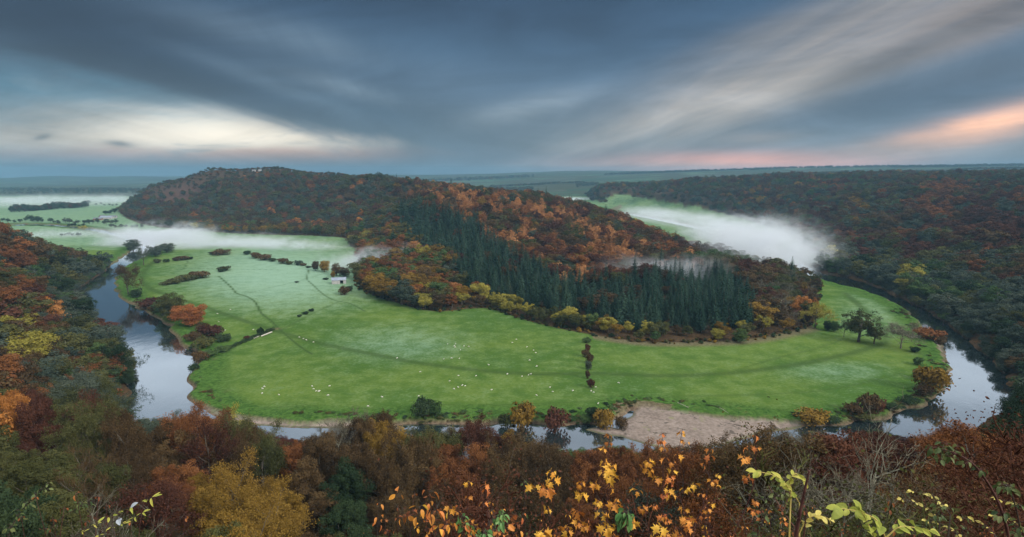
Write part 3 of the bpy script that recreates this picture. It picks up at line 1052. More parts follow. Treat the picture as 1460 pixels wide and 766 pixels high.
# tones of the woods: polygons and round patches seen in the photograph
SPRUCE = [[(565, 296), (600, 290), (640, 303), (690, 322), (697, 348), (664, 366), (620, 360), (585, 342), (566, 318)],
          [(640, 366), (700, 334), (722, 356), (760, 376), (800, 400), (860, 406), (900, 400), (960, 390), (1010, 384), (1060, 398), (1082, 430), (1074, 458), (1000, 470), (930, 468), (870, 462), (800, 455), (740, 440), (690, 424), (650, 404)]]
LARCH = [[(600, 274), (640, 267), (720, 281), (800, 299), (842, 310), (835, 322), (770, 312), (700, 305), (640, 294)],
         [(758, 302), (800, 307), (882, 332), (872, 345), (830, 331), (775, 321)], [(712, 332), (740, 322), (764, 334), (764, 352), (722, 352)],
         [(830, 352), (860, 344), (905, 348), (914, 374), (842, 378)], [(766, 378), (790, 372), (806, 390), (800, 400), (772, 396)], [(812, 384), (836, 384), (838, 404), (816, 404)],
         [(640, 298), (700, 320), (716, 346), (694, 334)], [(845, 330), (870, 335), (868, 345), (848, 342)], [(960, 372), (985, 366), (990, 382), (968, 386)]]
MIX = {
    'hill_far': [('brown', .32), ('maroon', .08), ('olive', .32), ('rust', .08), ('slate', .19), ('orange', .01)],
    'mid': [('brown', .27), ('maroon', .15), ('olive', .20), ('rust', .24), ('slate', .08), ('ochre', .04), ('orange', .02)],
    'mid_left': [('olive', .30), ('ochre', .24), ('rust', .15), ('green', .14), ('brown', .13), ('yellow', .02), ('orange', .02)],
    'mid_front': [('ochre', .36), ('olive', .30), ('yellow', .18), ('brown', .12), ('green', .04)],
    'mid_end': [('brown', .32), ('olive', .32), ('grey', .12), ('maroon', .10), ('ochre', .06), ('green', .08)],
    'right': [('maroon', .17), ('brown', .25), ('olive', .23), ('slate', .19), ('rust', .08), ('ochre', .03), ('green', .05)],
    'right_red': [('maroon', .34), ('rust', .20), ('brown', .22), ('slate', .12), ('olive', .12)],
    'right_low': [('slate', .56), ('green', .14), ('olive', .22), ('dark', .05), ('yellow', .01), ('ochre', .02)],
    'right_dark': [('dark', .50), ('slate', .25), ('green', .15), ('brown', .10)],
    'left_top': [('rust', .24), ('brown', .38), ('maroon', .08), ('olive', .18), ('slate', .12)],
    'left_low': [('olive', .27), ('brown', .30), ('slate', .22), ('rust', .10), ('maroon', .08), ('ochre', .03)],
    'left_water': [('slate', .42), ('dark', .20), ('olive', .24), ('green', .10), ('brown', .04)],
    'far': [('dark', .4), ('slate', .3), ('brown', .2), ('olive', .1)],
}
PATCH = [(25, 490, 34, 'yellow'), (265, 660, 0, 'grey'), (150, 463, 26, 'maroon'), (25, 375, 26, 'rust'), (140, 540, 32, 'rust'), (70, 448, 14, 'orange'), (120, 360, 10, 'yellow'), (110, 400, 22, 'slate'), (195, 520, 12, 'ochre'),
         (870, 362, 0, 'larch'), (1345, 290, 40, 'rust'), (1440, 330, 30, 'maroon'), (1395, 300, 30, 'maroon'), (1060, 385, 22, 'maroon'), (1080, 405, 18, 'brown'), (1148, 432, 14, 'orange'), (600, 344, 16, 'orange'), (605, 365, 16, 'rust'),
         (558, 362, 12, 'rust'), (590, 400, 22, 'ochre'), (605, 420, 14, 'yellow'), (570, 392, 16, 'rust'), (538, 410, 16, 'ochre'), (1120, 455, 14, 'ochre'), (1225, 290, 12, 'ochre'), (1290, 335, 14, 'rust'), (860, 300, 14, 'brown'),
         (925, 330, 22, 'brown'), (975, 345, 22, 'maroon'), (560, 300, 16, 'olive'), (1300, 360, 26, 'maroon'), (1160, 360, 20, 'green'), (1240, 355, 18, 'maroon')]
# foreground: x, y and half width in the photograph, tone, kind of tree
FORE = [(335, 615, 38, 'yellow', 'twig_leafy'), (225, 602, 30, 'slate', 'twig_leafy'), (150, 645, 44, 'olive', 'twig_leafy'), (300, 600, 22, 'slate', 'twig_leafy'), (425, 612, 22, 'olive', 'twig_leafy'), (475, 655, 26, 'grey', 'twig'), (590, 640, 24, 'olive', 'twig_leafy'), (635, 660, 22, 'olive', 'twig_leafy'), (200, 690, 40, 'brown', 'twig_leafy'), (262, 612, 28, 'maroon', 'broad_near'), (285, 640, 40, 'rust', 'twig_leafy'), (405, 650, 34, 'maroon', 'broad_near'), (430, 670, 25, 'rust', 'broad_near'), (490, 620, 36, 'grey', 'twig'), (462, 615, 18, 'dark', 'broad_near'),
        (548, 605, 24, 'rust', 'twig_leafy'), (560, 660, 32, 'ochre', 'broad_near'), (540, 640, 25, 'brown', 'twig_leafy'), (618, 640, 18, 'green', 'broad_near'), (600, 670, 20, 'olive', 'twig_leafy'), (655, 630, 34, 'brown', 'twig_leafy'), (690, 665, 36, 'maroon', 'twig_leafy'),
        (655, 690, 40, 'rust', 'broad_near'), (735, 645, 32, 'ochre', 'broad_near'), (702, 622, 12, 'orange', 'broad_near'), (770, 655, 25, 'brown', 'twig_leafy'), (810, 650, 34, 'green', 'broad_near'), (890, 640, 26, 'green', 'broad_near'), (855, 650, 25, 'dark', 'broad_near'),
        (930, 655, 34, 'olive', 'broad_near'), (1010, 650, 34, 'dark', 'broad_near'), (970, 665, 30, 'brown', 'twig_leafy'), (1090, 635, 40, 'dark', 'twig'), (1140, 640, 40, 'grey', 'twig'), (375, 725, 44, 'ochre', 'twig_leafy'), (300, 735, 40, 'ochre', 'broad_near'),
        (310, 690, 30, 'maroon', 'twig_leafy'), (470, 690, 60, 'brown', 'broad_near'), (500, 730, 40, 'dark', 'broad_near'), (420, 745, 30, 'ochre', 'broad_near'), (345, 690, 30, 'brown', 'twig_leafy'), (250, 745, 36, 'maroon', 'twig_leafy'), (395, 690, 26, 'olive', 'twig_leafy'), (340, 660, 30, 'olive', 'twig_leafy'), (160, 660, 40, 'brown', 'twig_leafy'), (185, 720, 50, 'olive', 'broad_near'),
        (100, 600, 52, 'olive', 'broad_near'), (190, 595, 50, 'slate', 'broad_near'), (160, 600, 30, 'slate', 'twig_leafy'), (30, 600, 40, 'brown', 'broad_near'), (15, 620, 25, 'orange', 'broad_near'), (50, 640, 30, 'maroon', 'broad_near'), (130, 625, 24, 'maroon', 'twig_leafy'),
        (60, 690, 60, 'olive', 'broad_near'), (30, 730, 40, 'dark', 'broad_near'), (120, 700, 40, 'brown', 'twig'), (240, 660, 40, 'brown', 'broad_near'), (240, 710, 40, 'rust', 'broad_near'), (570, 720, 40, 'brown', 'twig_leafy'),
        (760, 700, 50, 'brown', 'twig_leafy'), (850, 690, 50, 'rust', 'broad_near'), (950, 700, 50, 'rust', 'twig_leafy'), (1080, 690, 40, 'brown', 'twig_leafy'), (1240, 615, 40, 'dark', 'broad_near'), (1300, 620, 40, 'dark', 'broad_near'), (1290, 680, 60, 'maroon', 'broad_near'),
        (1380, 650, 50, 'rust', 'twig_leafy'), (1375, 622, 24, 'orange', 'broad_near'), (1420, 600, 40, 'dark', 'broad_near'), (1440, 660, 40, 'dark', 'twig_leafy'), (1440, 560, 30, 'dark', 'broad_near'), (1400, 590, 24, 'dark', 'broad_near'), (1415, 620, 30, 'olive', 'twig_leafy')]
CAP = [(-80, 380), (60, 440), (120, 490), (170, 540), (190, 580), (205, 600), (250, 590), (300, 598), (340, 586), (378, 612), (425, 626), (450, 602), (490, 584), (530, 586), (548, 579), (575, 598), (608, 622), (640, 604), (660, 598), (692, 606), (740, 610), (772, 636), (830, 640), (880, 626), (930, 642),
       (1000, 642), (1060, 634), (1100, 620), (1140, 612), (1190, 624), (1240, 606), (1300, 622), (1385, 628), (1410, 618), (1428, 590), (1446, 552), (1462, 505), (1480, 475), (1560, 440)]
NAME = {'rust': 'russet_tree', 'maroon': 'russet_tree', 'orange': 'russet_tree', 'brown': 'brown_tree', 'ochre': 'golden_tree', 'yellow': 'golden_tree', 'olive': 'green_tree', 'green': 'green_tree', 'slate': 'grey_green_tree',
        'dark': 'evergreen_tree', 'grey': 'bare_tree', 'spruce': 'conifer_tree', 'larch': 'larch_tree'}
LOOK = {'rust': 'rusty red leafy tree', 'maroon': 'dark red brown tree', 'orange': 'orange leafy tree', 'brown': 'dull brown leafy tree', 'ochre': 'golden ochre tree', 'yellow': 'yellow leafy tree', 'olive': 'olive green tree',
        'green': 'mid green tree', 'slate': 'dull grey green tree', 'dark': 'dark evergreen tree', 'grey': 'pale leafless twiggy tree', 'spruce': 'tall dark green conifer', 'larch': 'orange larch'}
PLACE = {'mid': 'on the middle hill', 'right': 'in the long wood across the river', 'left': 'in the wood left of the river', 'fore': 'on the near slope', 'far': 'in the far valley'}
GROUP = {'mid': 'trees of the wooded middle hill', 'right': 'trees of the long wood across the river', 'left': 'trees of the wood left of the river', 'fore': 'trees of the near slope below the viewpoint', 'far': 'trees of the far valley'}


def where(x, y, z):
    a, b = project(np.float64(x), np.float64(y), np.float64(z))
    return f"{int(round(float(a) / 14.6))}% across and {int(round(float(b) / 7.66))}% down"


def place_words(region, x, y, z):
    return f"{PLACE[region]}, {where(x, y, z)}"


def jitter(x0, x1, y0, y1, s, j=0.42):
    xs = np.arange(x0, x1, s)
    ys = np.arange(y0, y1, s * 0.88)
    X, Y = np.meshgrid(xs, ys)
    X = X + (np.arange(len(ys)) % 2)[:, None] * s / 2
    return (X + rng.uniform(-j, j, X.shape) * s).ravel(), (Y + rng.uniform(-j, j, Y.shape) * s).ravel()


def con_zone(px, py):
    k = np.zeros(px.shape, bool)
    for pl in SPRUCE:
        k |= inside_px(px, py, pl)
    return k


def scatter():
    cand = []
    bands = [(-320, 420, 70, 330, 9.6), (-620, 620, 330, 720, 13.0), (-1000, 1000, 720, 1250, 16.5), (-2000, 1900, 1250, 2100, 20.0), (-2600, 2500, 2100, 3300, 24.0)]
    for b in bands:
        x, y = jitter(*b)
        cand.append(np.stack([x, y, np.full(x.shape, b[4])], -1))
    # conifers and larches stand closer than the broadleaves
    x, y = jitter(-400, 400, 380, 1250, 9.5)
    px, py = project(x, y, look(HG, x, y) + 7)
    k = np.zeros(x.shape, bool)
    for pl in SPRUCE:
        k |= inside_px(px, py, pl)
    cand.append(np.stack([x[k], y[k], np.full(k.sum(), 4.0)], -1))
    # a close row of trees along the outer bank, right at the water
    out = np.array(ro)
    for j in range(len(out) - 1):
        e = out[j + 1] - out[j]
        L = np.hypot(*e)
        if out[j][1] > 1500 or L < 1e-6:
            continue
        nrm = np.array([e[1], -e[0]]) / L
        for q in range(max(1, int(L / 3.6))):
            p = out[j] + e * rng.random() + nrm * rng.uniform(-3.2, 3.5)
            cand.append(np.array([[p[0], p[1], 5.0]]))
    c = np.concatenate(cand)
    x, y, sp = c.T
    d = look(DG, x, y)
    z = np.where(d < 0, -1.2, look(HG, x, y))
    k = (d > np.where(poly_dist(x, y, CH) < 0, 3.5, np.where(sp == 5.0, -5.0, 0.8))) & (np.abs(np.arctan2(x, y)) < math.radians(50))
    x, y, sp, d, z = x[k], y[k], sp[k], d[k], z[k]
    px, py = project(x, y, z + 7)
    px = px + rng.normal(size=px.shape) * 5
    py = py + rng.normal(size=px.shape) * 3.5
    mid = poly_dist(x, y, CH) < 0
    left = ~mid & (x < 0) & ((y > 262) | ((px < 205) & (y > 215)))
    fore = ~mid & ~left & (y < 262) & ~((px > 1400) & (y > 235))
    right = ~mid & ~left & ~fore
    region = np.where(mid, 'mid', np.where(left, 'left', np.where(fore, 'fore', 'right')))
    # openings
    keep = ~((sp != 4.0) & (sp != 5.0) & mid & con_zone(px, py))
    upf = poly_dist(px, py + 4, [(872, 297), (862, 283), (880, 277), (930, 284), (1000, 297), (1040, 310), (900, 312)])
    keep &= ~((upf < 0) & (y > 1500) & (y < 2900) & right)
    keep &= ~((poly_dist(px, py, [(864, 300), (884, 291), (890, 296), (872, 306)]) < 0) & (y > 1500))
    brk = np.maximum(np.exp(-(((px - 275) / 55) ** 2 + ((py - 278) / 20) ** 2)), np.exp(-(((px - 790) / 36) ** 2 + ((py - 358) / 11) ** 2)))
    keep &= ~(mid & (rng.random(x.shape) < brk * 0.75 - 0.12))
    keep &= ~(left & (poly_dist(px, py, [(70, 400), (98, 394), (88, 406), (74, 411)]) < 0))
    keep &= ~((y > 2350) & (x > 900) & (rng.random(x.shape) < 0.85))
    keep &= ~(left & (y > 900))
    # far hilltop is partly open
    keep &= ~(mid & (y > 1900) & (rng.random(x.shape) < 0.12))
    x, y, sp, d, z, px, py, region = [a[keep] for a in (x, y, sp, d, z, px, py, region)]
    n = len(x)
    tone = np.empty(n, object)
    kind = np.empty(n, object)
    ht = np.empty(n)
    wd = np.empty(n)
    sprx = np.zeros(n, bool)
    lar = np.zeros(n, bool)
    m = region == 'mid'
    for pl in SPRUCE:
        sprx |= m & inside_px(px, py, pl)
    for pl in LARCH:
        lar |= m & inside_px(px, py, pl)
    cl = noise2(x, y)
    for i in range(n):
        rg = region[i]
        r = rng.random() * (0.8 if sp[i] == 4.0 else 1.0)
        fk = None
        if rg == 'mid':
            if sprx[i] and r < 0.70 + 0.2 * cl[i] and not (d[i] < 22 and py[i] > 400):
                t = 'spruce'
            elif lar[i] and r < 0.74:
                t = 'larch'
            else:
                if px[i] < 560 and py[i] < 325:
                    mx = 'hill_far'
                elif px[i] < 645 and py[i] > 325:
                    mx = 'mid_left'
                elif d[i] < 34 and px[i] < 1110:
                    mx = 'mid_front'
                elif px[i] > 1000:
                    mx = 'mid_end'
                else:
                    mx = 'mid'
                t = pick(MIX[mx], cl[i])
                if mx == 'mid' and r > 0.96:
                    t = 'larch'
                if mx in ('mid', 'mid_left', 'mid_end') and r < 0.03:
                    t = 'spruce'
        elif rg == 'right':
            if px[i] > 1385 and py[i] > 470:
                mx = 'right_dark'
            elif d[i] < 85 and px[i] > 1165 and y[i] < 850:
                mx = 'right_low'
            elif ((px[i] - 1400) / 90) ** 2 + ((py[i] - 315) / 50) ** 2 < 1:
                mx = 'right_red'
            elif y[i] > 3000:
                mx = 'far'
            else:
                mx = 'right'
            t = pick(MIX[mx], cl[i])
        elif rg == 'left':
            mx = 'left_water' if d[i] < 26 else 'left_top' if py[i] < 435 else 'left_low'
            t = pick(MIX[mx], cl[i])
        else:
            best, bt = 9.0, ('brown', 'twig_leafy')
            for a, b, s, tt, kk in FORE:
                q = ((px[i] - a) / s) ** 2 + ((py[i] - b) / (s * 0.9)) ** 2
                if q < best:
                    best, bt = q, (tt, kk)
            t, fk = bt
            if best > 2.5 and r < 0.5:
                t = pick([('brown', .30), ('maroon', .1), ('rust', .1), ('olive', .32), ('slate', .12), ('grey', .06)], rng.random())
        if rg != 'fore':
            for a, b, s, tt in PATCH:
                if s and ((px[i] - a) / s) ** 2 + ((py[i] - b) / (s * 0.8)) ** 2 < 1 and r < 0.65 and t not in ('spruce',):
                    t = tt
        tone[i] = t
        dist = math.hypot(x[i], y[i])
        h = rng.uniform(14, 21) if rng.random() < .75 else rng.uniform(18, 26)
        w = h * rng.uniform(0.88, 1.28)
        if t == 'spruce':
            h = rng.choice([rng.uniform(11, 20), rng.uniform(18, 28), rng.uniform(22, 34)]); w = h * rng.uniform(0.32, 0.50)
        elif t == 'larch':
            h = rng.uniform(12, 20); w = h * rng.uniform(0.6, 0.85)
        elif rg == 'mid' and d[i] < 26 and px[i] > 640:
            h = rng.uniform(8, 15); w = h * rng.uniform(0.8, 1.15)
        elif rg == 'mid' and y[i] > 1850:
            h = rng.uniform(6, 12); w = h * 1.35
        elif rg == 'fore':
            h = (rng.uniform(19, 26) if y[i] > 190 else rng.uniform(17, 23)) if y[i] > 150 else rng.uniform(11, 16); w = h * (rng.uniform(0.48, 0.66) if y[i] > 150 else rng.uniform(.6, .85))
        if t == 'spruce':
            kind[i] = 'spruce' if dist < 720 else 'spruce_far'
        elif t == 'larch' and rng.random() < .45:
            kind[i] = 'broad_mid' if dist < 720 else 'broad_far'
        elif t == 'larch':
            kind[i] = 'larch' if dist < 720 else 'larch_far'
        elif t == 'grey':
            kind[i] = 'twig' if dist < 700 else 'broad_far'
        else:
            kind[i] = fk or ('broad_near' if dist < 360 else 'broad_mid' if dist < 720 else 'broad_far')
            if fk is None and mx != 'right_dark' and rg in ('left', 'right') and dist < 420 and rng.random() < 0.25:
                kind[i] = 'twig_leafy'
        if sp[i] == 5.0 and rg == 'fore':
            h = rng.uniform(15, 24); w = h * rng.uniform(.45, .6)
        elif sp[i] == 5.0:
            h = rng.uniform(5, 10); w = h * rng.uniform(0.9, 1.3)
            if kind[i] in ('broad_near', 'broad_mid', 'twig_leafy'):
                kind[i] = 'dome'
        ht[i], wd[i] = h, w
    # nothing on the near slope may rise over the river
    capx, capy = np.array(CAP).T
    f = (region == 'fore') | ((region == 'left') & (y < 300)) | ((region == 'right') & (y < 330))
    if f.any():
        zz = ground(x[f], y[f])[0]
        z[f] = zz
        px0, _ = project(x[f], y[f], zz + 12)
        rp = 0.42 * wd[f] / np.hypot(x[f], y[f]) * F
        cy = np.maximum(np.maximum(np.interp(px0 - rp, capx, capy), np.interp(px0 + rp, capx, capy)), np.interp(px0, capx, capy)) + rng.uniform(0, 8, f.sum())
        dz = (-SP + (383 - cy) / F * CP) / (CP + (383 - cy) / F * SP)
        ht[f] = np.minimum(ht[f], H + dz * y[f] - zz)
    ok = (ht > 4.5) & ~((sp == 5.0) & (y < 310) & (d < 2.0) & (x < 0))
    wd = np.minimum(wd, ht * 1.3)
    tpx, tpy = project(x, y, z + ht)
    ok &= (tpx > -110) & (tpx < 1570) & (tpy < 800)
    ok &= ~((np.hypot(x, y) < 62))
    ok &= in_sight(x, y, z + ht, 16.0)
    seen = in_sight(x, y, z + ht * 0.85, 0.5) & (tpx > -15) & (tpx < 1475) & (tpy < 770)
    return [a[ok] for a in (x, y, z, ht, wd, d)] + [region[ok], tone[ok], kind[ok], seen[ok]]


def noise2(x, y):
    """clumped random number 0..1: neighbours often share a tone"""
    cx, cy = np.floor((x + 9 * np.sin(y / 17)) / 34), np.floor((y + 9 * np.sin(x / 19)) / 34)
    h = np.sin(cx * 127.1 + cy * 311.7) * 43758.5453
    a = h - np.floor(h)
    r = rng.random(x.shape)
    return np.where(rng.random(x.shape) < 0.55, a, r)


def pick(mix, r):
    tot = sum(w for _, w in mix)
    r *= tot
    for t, w in mix:
        r -= w
        if r <= 0:
            return t
    return mix[0][0]


def stuff_scatter(name, label, meshes, pts, idx, scl, rot, mat=None):
    """countless copies as ONE object"""
    pc = bpy.data.collections.new(name + ' shapes')
    for k, me in enumerate(meshes):
        o = bpy.data.objects.new(f'{name}_shape_{k:03d}', me)
        pc.objects.link(o)
    me = bpy.data.meshes.new(name)
    me.vertices.add(len(pts))
    me.vertices.foreach_set('co', np.asarray(pts, np.float32).ravel())
    for nm, ty, arr in (('pick', 'INT', idx), ('turn', 'FLOAT', rot)):
        a = me.attributes.new(nm, ty, 'POINT')
        a.data.foreach_set('value', np.asarray(arr, np.int32 if ty == 'INT' else np.float32))
    a = me.attributes.new('size', 'FLOAT_VECTOR', 'POINT')
    a.data.foreach_set('vector', np.asarray(scl, np.float32).ravel())
    o = tag(mesh_obj(name, me), label, None, None, 'stuff')
    g = bpy.data.node_groups.new(name, 'GeometryNodeTree')
    g.interface.new_socket('Geometry', in_out='INPUT', socket_type='NodeSocketGeometry')
    g.interface.new_socket('Geometry', in_out='OUTPUT', socket_type='NodeSocketGeometry')
    N, L = g.nodes, g.links
    gi, go = N.new('NodeGroupInput'), N.new('NodeGroupOutput')
    ci = N.new('GeometryNodeCollectionInfo')
    ci.inputs['Collection'].default_value = pc
    ci.inputs['Separate Children'].default_value = True
    ci.inputs['Reset Children'].default_value = True
    ip = N.new('GeometryNodeInstanceOnPoints')
    ip.inputs['Pick Instance'].default_value = True

    def na(nm, ty):
        n = N.new('GeometryNodeInputNamedAttribute')
        n.data_type = ty
        n.inputs['Name'].default_value = nm
        return n.outputs['Attribute']

    cx = N.new('ShaderNodeCombineXYZ')
    L.new(na('turn', 'FLOAT'), cx.inputs['Z'])
    L.new(gi.outputs[0], ip.inputs['Points'])
    L.new(ci.outputs[0], ip.inputs['Instance'])
    L.new(na('pick', 'INT'), ip.inputs['Instance Index'])
    L.new(cx.outputs[0], ip.inputs['Rotation'])
    L.new(na('size', 'FLOAT_VECTOR'), ip.inputs['Scale'])
    L.new(ip.outputs[0], go.inputs[0])
    md = o.modifiers.new('scatter', 'NODES')
    md.node_group = g
    return o


def build_woods():
    x, y, z, ht, wd, d, region, tone, kind, seen = scatter()
    dist = np.hypot(x, y)
    names = np.array([NAME[t] for t in tone])
    app = ht / dist
    single = np.zeros(len(x), bool)
    for nm in sorted(set(names)):
        k = np.where((names == nm) & seen)[0]
        k = k[np.argsort(-app[k])][:LIMIT.get(nm, 280)]
        single[k] = True
    taken = {}
    for i in np.where(single)[0]:
        rg = region[i]
        lab = f"{LOOK[tone[i]]} {place_words(rg, x[i], y[i], z[i] + ht[i] * 0.6)}"
        plant(names[i], kind[i], tone[i], (x[i], y[i], z[i]), ht[i], lab, 'conifer' if tone[i] in ('spruce', 'larch') else 'tree', GROUP[rg], wd[i])
    for nm in sorted(set(names)):
        k = np.where((names == nm) & ~single)[0]
        if not len(k):
            continue
        ms, keyi = [], {}
        pk = np.empty(len(k), int)
        sc = np.empty((len(k), 3))
        for q, i in enumerate(k):
            kd = {'broad_mid': 'broad_far', 'broad_near': 'broad_far', 'spruce': 'spruce_far', 'larch': 'larch_far', 'twig': 'broad_far', 'twig_leafy': 'broad_far', 'dome': 'broad_far'}.get(kind[i], kind[i])
            v = int(rng.integers(0, 5))
            key = (kd, tone[i], v % len(PROTO[kd]))
            if key not in keyi:
                keyi[key] = len(ms)
                ms.append(proto(*key))
            pk[q] = keyi[key]
            nh, nr = NOMINAL[kd]
            sc[q] = (wd[i] / (2 * nr), wd[i] / (2 * nr), ht[i] / nh)
        stuff_scatter(nm.replace('_tree', '') + '_woodland', f"woodland of {LOOK[tone[k[0]]]}s too many to count", ms, np.stack([x[k], y[k], z[k]], -1), pk, sc, rng.uniform(0, 6.28, len(k)))
    print('TREES', len(x), 'single', single.sum(), {nm: int((single & (names == nm)).sum()) for nm in set(names)}, {nm: int((names == nm).sum()) for nm in set(names)})


LIMIT = {}
# ------------------------------------------------------------------ single trees, bushes and hedges of the meadow
def at_ground(px, py):
    """the point of the valley floor seen at that place (the banks dip a little)"""
    x, y = P(px, py)
    z = float(ground(x, y)[0][0])
    if z < -0.4:
        x, y = P(px, py, z)
        z = float(ground(x, y)[0][0])
    return x, y, z


def spot(name, kind, tone, px, base, top, wpx, label, cat, group=None, k=None, parts=('trunk', 'crown')):
    x, y, z = at_ground(px, base)
    dist = math.sqrt(x * x + y * y + (H - z) ** 2)
    dz = ray(px, top)
    h = max(H + dz[2] * y / dz[1] - z, 1.0)
    w = wpx / F * dist * 0.98
    return plant(name, kind, tone, (x, y, max(z, WATER - 0.2)), h, label, cat, group, w, k, parts=parts)


def build_meadow_plants():
    S = ('stems', 'foliage')
    spot('oak_tree', 'dome', 'orange2', 272, 464, 427, 48, 'big round orange oak on the bank of the left river', 'tree', k=0)
    spot('riverside_tree', 'dome', 'olive', 246, 456, 414, 40, 'olive green tree just behind the round orange oak', 'tree', k=1)
    spot('riverside_tree', 'dome', 'green', 232, 449, 424, 24, 'small green tree between the orange oak and the low purple riverside bush', 'tree', k=2)
    spot('riverside_tree', 'twig_leafy', 'brown', 183, 420, 379, 30, 'tall grey brown tree on the inner bank at the river bend', 'tree')
    spot('riverside_tree', 'twig_leafy', 'slate', 205, 378, 356, 18, 'grey tree beside the river where the mist begins', 'tree')
    spot('riverside_tree', 'dome', 'slate', 238, 360, 344, 24, 'grey tree half lost in the river mist', 'tree')
    spot('riverside_tree', 'dome', 'slate', 222, 366, 350, 20, 'smaller grey tree in front of the misty riverside tree', 'tree')
    spot('riverside_tree', 'dome', 'slate', 190, 359, 341, 22, 'dull grey tree on the outer bank opposite the mist', 'tree')
    for px, b, t, w, tn, lb in [(212, 438, 424, 36, 'maroon', 'low purple brown bush overhanging the left river'), (196, 424, 411, 16, 'dark', 'dark bush under the tall grey brown tree at the river bend'), (222, 446, 434, 16, 'brown', 'little tan bush between the purple bush and the olive tree'),
                                (302, 480, 461, 34, 'maroon', 'reddish brown bush right of the big orange oak'), (289, 474, 460, 20, 'brown', 'brown bush touching the right side of the orange oak'), (318, 487, 476, 22, 'dark', 'dark green bush at the left end of the clipped hedge'),
                                (276, 486, 472, 22, 'brown', 'tan bush below the big orange oak'), (291, 496, 480, 28, 'olive', 'olive bush at the water below the orange oak'), (318, 502, 493, 20, 'green', 'low dark bush at the foot of the clipped hedge'),
                                (283, 516, 500, 22, 'brown', 'grey brown bush hanging over the bank below the clipped hedge'), (276, 529, 518, 14, 'dark', 'small dark bush at the tip of the inner bank'), (300, 508, 498, 20, 'green', 'green bush on the bank just left of the clipped hedge')]:
        spot('riverside_bush', 'shrub', tn, px, b, t, w, lb, 'bush', 'bushes along the river bank', parts=S)
    for px, b, t, w, lb in [(238, 406, 401, 12, 'small dark shrub at the left end of the upper field hedge'), (246, 405, 397, 16, 'second dark shrub from the left of the upper field hedge'), (262, 401, 391, 19, 'round dark shrub in the middle of the upper field hedge'),
                            (285, 396, 385, 22, 'tallest grey shrub of the upper field hedge'), (274, 399, 392, 12, 'low shrub left of the tallest shrub of the upper field hedge'), (320, 386, 379, 13, 'lone brown shrub right of the upper field hedge'), (315, 388, 384, 8, 'tiny shrub beside the lone brown shrub'),
                            (225, 375, 369, 9, 'leftmost bush of the faint row near the mist'), (237, 374, 369, 7, 'second bush of the faint row near the mist'), (251, 372, 367, 8, 'small dark bush of the faint row near the mist'), (260, 371, 364, 14, 'largest bush of the faint row near the mist'),
                            (269, 370, 366, 9, 'right end bush of the faint row near the mist'), (315, 363, 355, 20, 'round grey bush standing alone under the mist'), (304, 363, 359, 10, 'low bush left of the round grey bush under the mist'),
                            (352, 363, 357, 9, 'dark bush at the left end of the row by the mist edge'), (366, 368, 359, 14, 'grey bush second in the row by the mist edge'), (377, 371, 362, 16, 'wide grey bush in the middle of the row by the mist edge'), (389, 373, 367, 10, 'pale tan bush in the row by the mist edge'),
                            (404, 376, 367, 11, 'dark upright bush left of the low thicket'), (413, 377, 372, 10, 'low thicket right of the dark upright bush'), (425, 378, 371, 10, 'brown bush near the orange bushes by the barn'), (433, 379, 375, 8, 'low bush left of the orange bushes by the barn'),
                            (440, 382, 379, 8, 'tiny bush next to the orange bushes by the barn'), (464, 399, 396, 8, 'tiny dark bush in the grass left of the barn'), (423, 403, 401, 5, 'tiny dark tuft in the frosty field'), (491, 420, 408, 14, 'dark bush in front of the barn'), (499, 415, 407, 9, 'brown bush right of the barn door')]:
        spot('field_shrub', 'shrub', ['dark', 'brown', 'slate', 'olive'][rng.integers(0, 4)], px, b, t, w * 1.28, lb, 'shrub', 'shrubs of the frosty field', parts=S)
    for px, b, t, w, tn, lb in [(450, 386, 369, 13, 'brown', 'brown round tree left of the two above the barn'), (463, 388, 368, 19, 'ochre', 'orange brown round tree above and left of the barn'), (480, 393, 374, 16, 'brown', 'misty tan tree behind the barn'), (491, 395, 380, 20, 'brown', 'misty tan bush directly behind the barn roof'), (475, 396, 386, 8, 'ochre', 'small tan tree touching the left end of the barn')]:
        spot('barn_tree', 'dome', tn, px, b, t, w, lb, 'tree', 'trees around the barn')
    # the short hedge across the meadow
    for px, b, t, w, tn, lb in [(836, 489, 481, 14, 'green', 'low dark green bush at the top of the hedge across the meadow'), (838, 502, 490, 10, 'maroon', 'reddish bush near the top of the hedge across the meadow'), (834, 509, 497, 12, 'brown', 'brown bush at the left side of the hedge across the meadow'),
                                (840, 518, 503, 12, 'brown', 'tall bush in the middle of the hedge across the meadow'), (838, 527, 514, 11, 'slate', 'grey bush below the middle of the hedge across the meadow'), (838, 540, 527, 9, 'brown', 'thin bush where the track meets the hedge across the meadow'), (842, 553, 539, 12, 'maroon', 'brown bush at the lower end of the hedge across the meadow')]:
        spot('hedge_shrub', 'shrub', tn, px, b, t, w, lb, 'shrub', 'hedge shrubs across the meadow', parts=S)
    # trees on the right of the meadow
    spot('oak_tree', 'open', 'olive', 1224, 488, 441, 46, 'largest lone oak standing on the right of the meadow', 'tree', k=0)
    spot('oak_tree', 'open', 'olive', 1246, 491, 466, 22, 'smaller lone oak close to the right of the largest oak', 'tree', k=1)
    spot('field_tree', 'twig_leafy', 'slate', 1203, 481, 461, 14, 'thin grey tree close to the left of the largest oak', 'tree', 'lone trees of the right meadow')
    spot('field_tree', 'twig_leafy', 'grey', 1284, 497, 466, 34, 'pale bare spreading tree nearest to the right river bank', 'tree', 'lone trees of the right meadow')
    spot('field_tree', 'dome', 'green', 1189, 473, 457, 14, 'small round green tree at the corner of the middle wood', 'tree', 'lone trees of the right meadow')
    spot('field_tree', 'dome', 'dark', 1180, 471, 456, 14, 'small dark round tree at the corner of the middle wood', 'tree', 'lone trees of the right meadow')
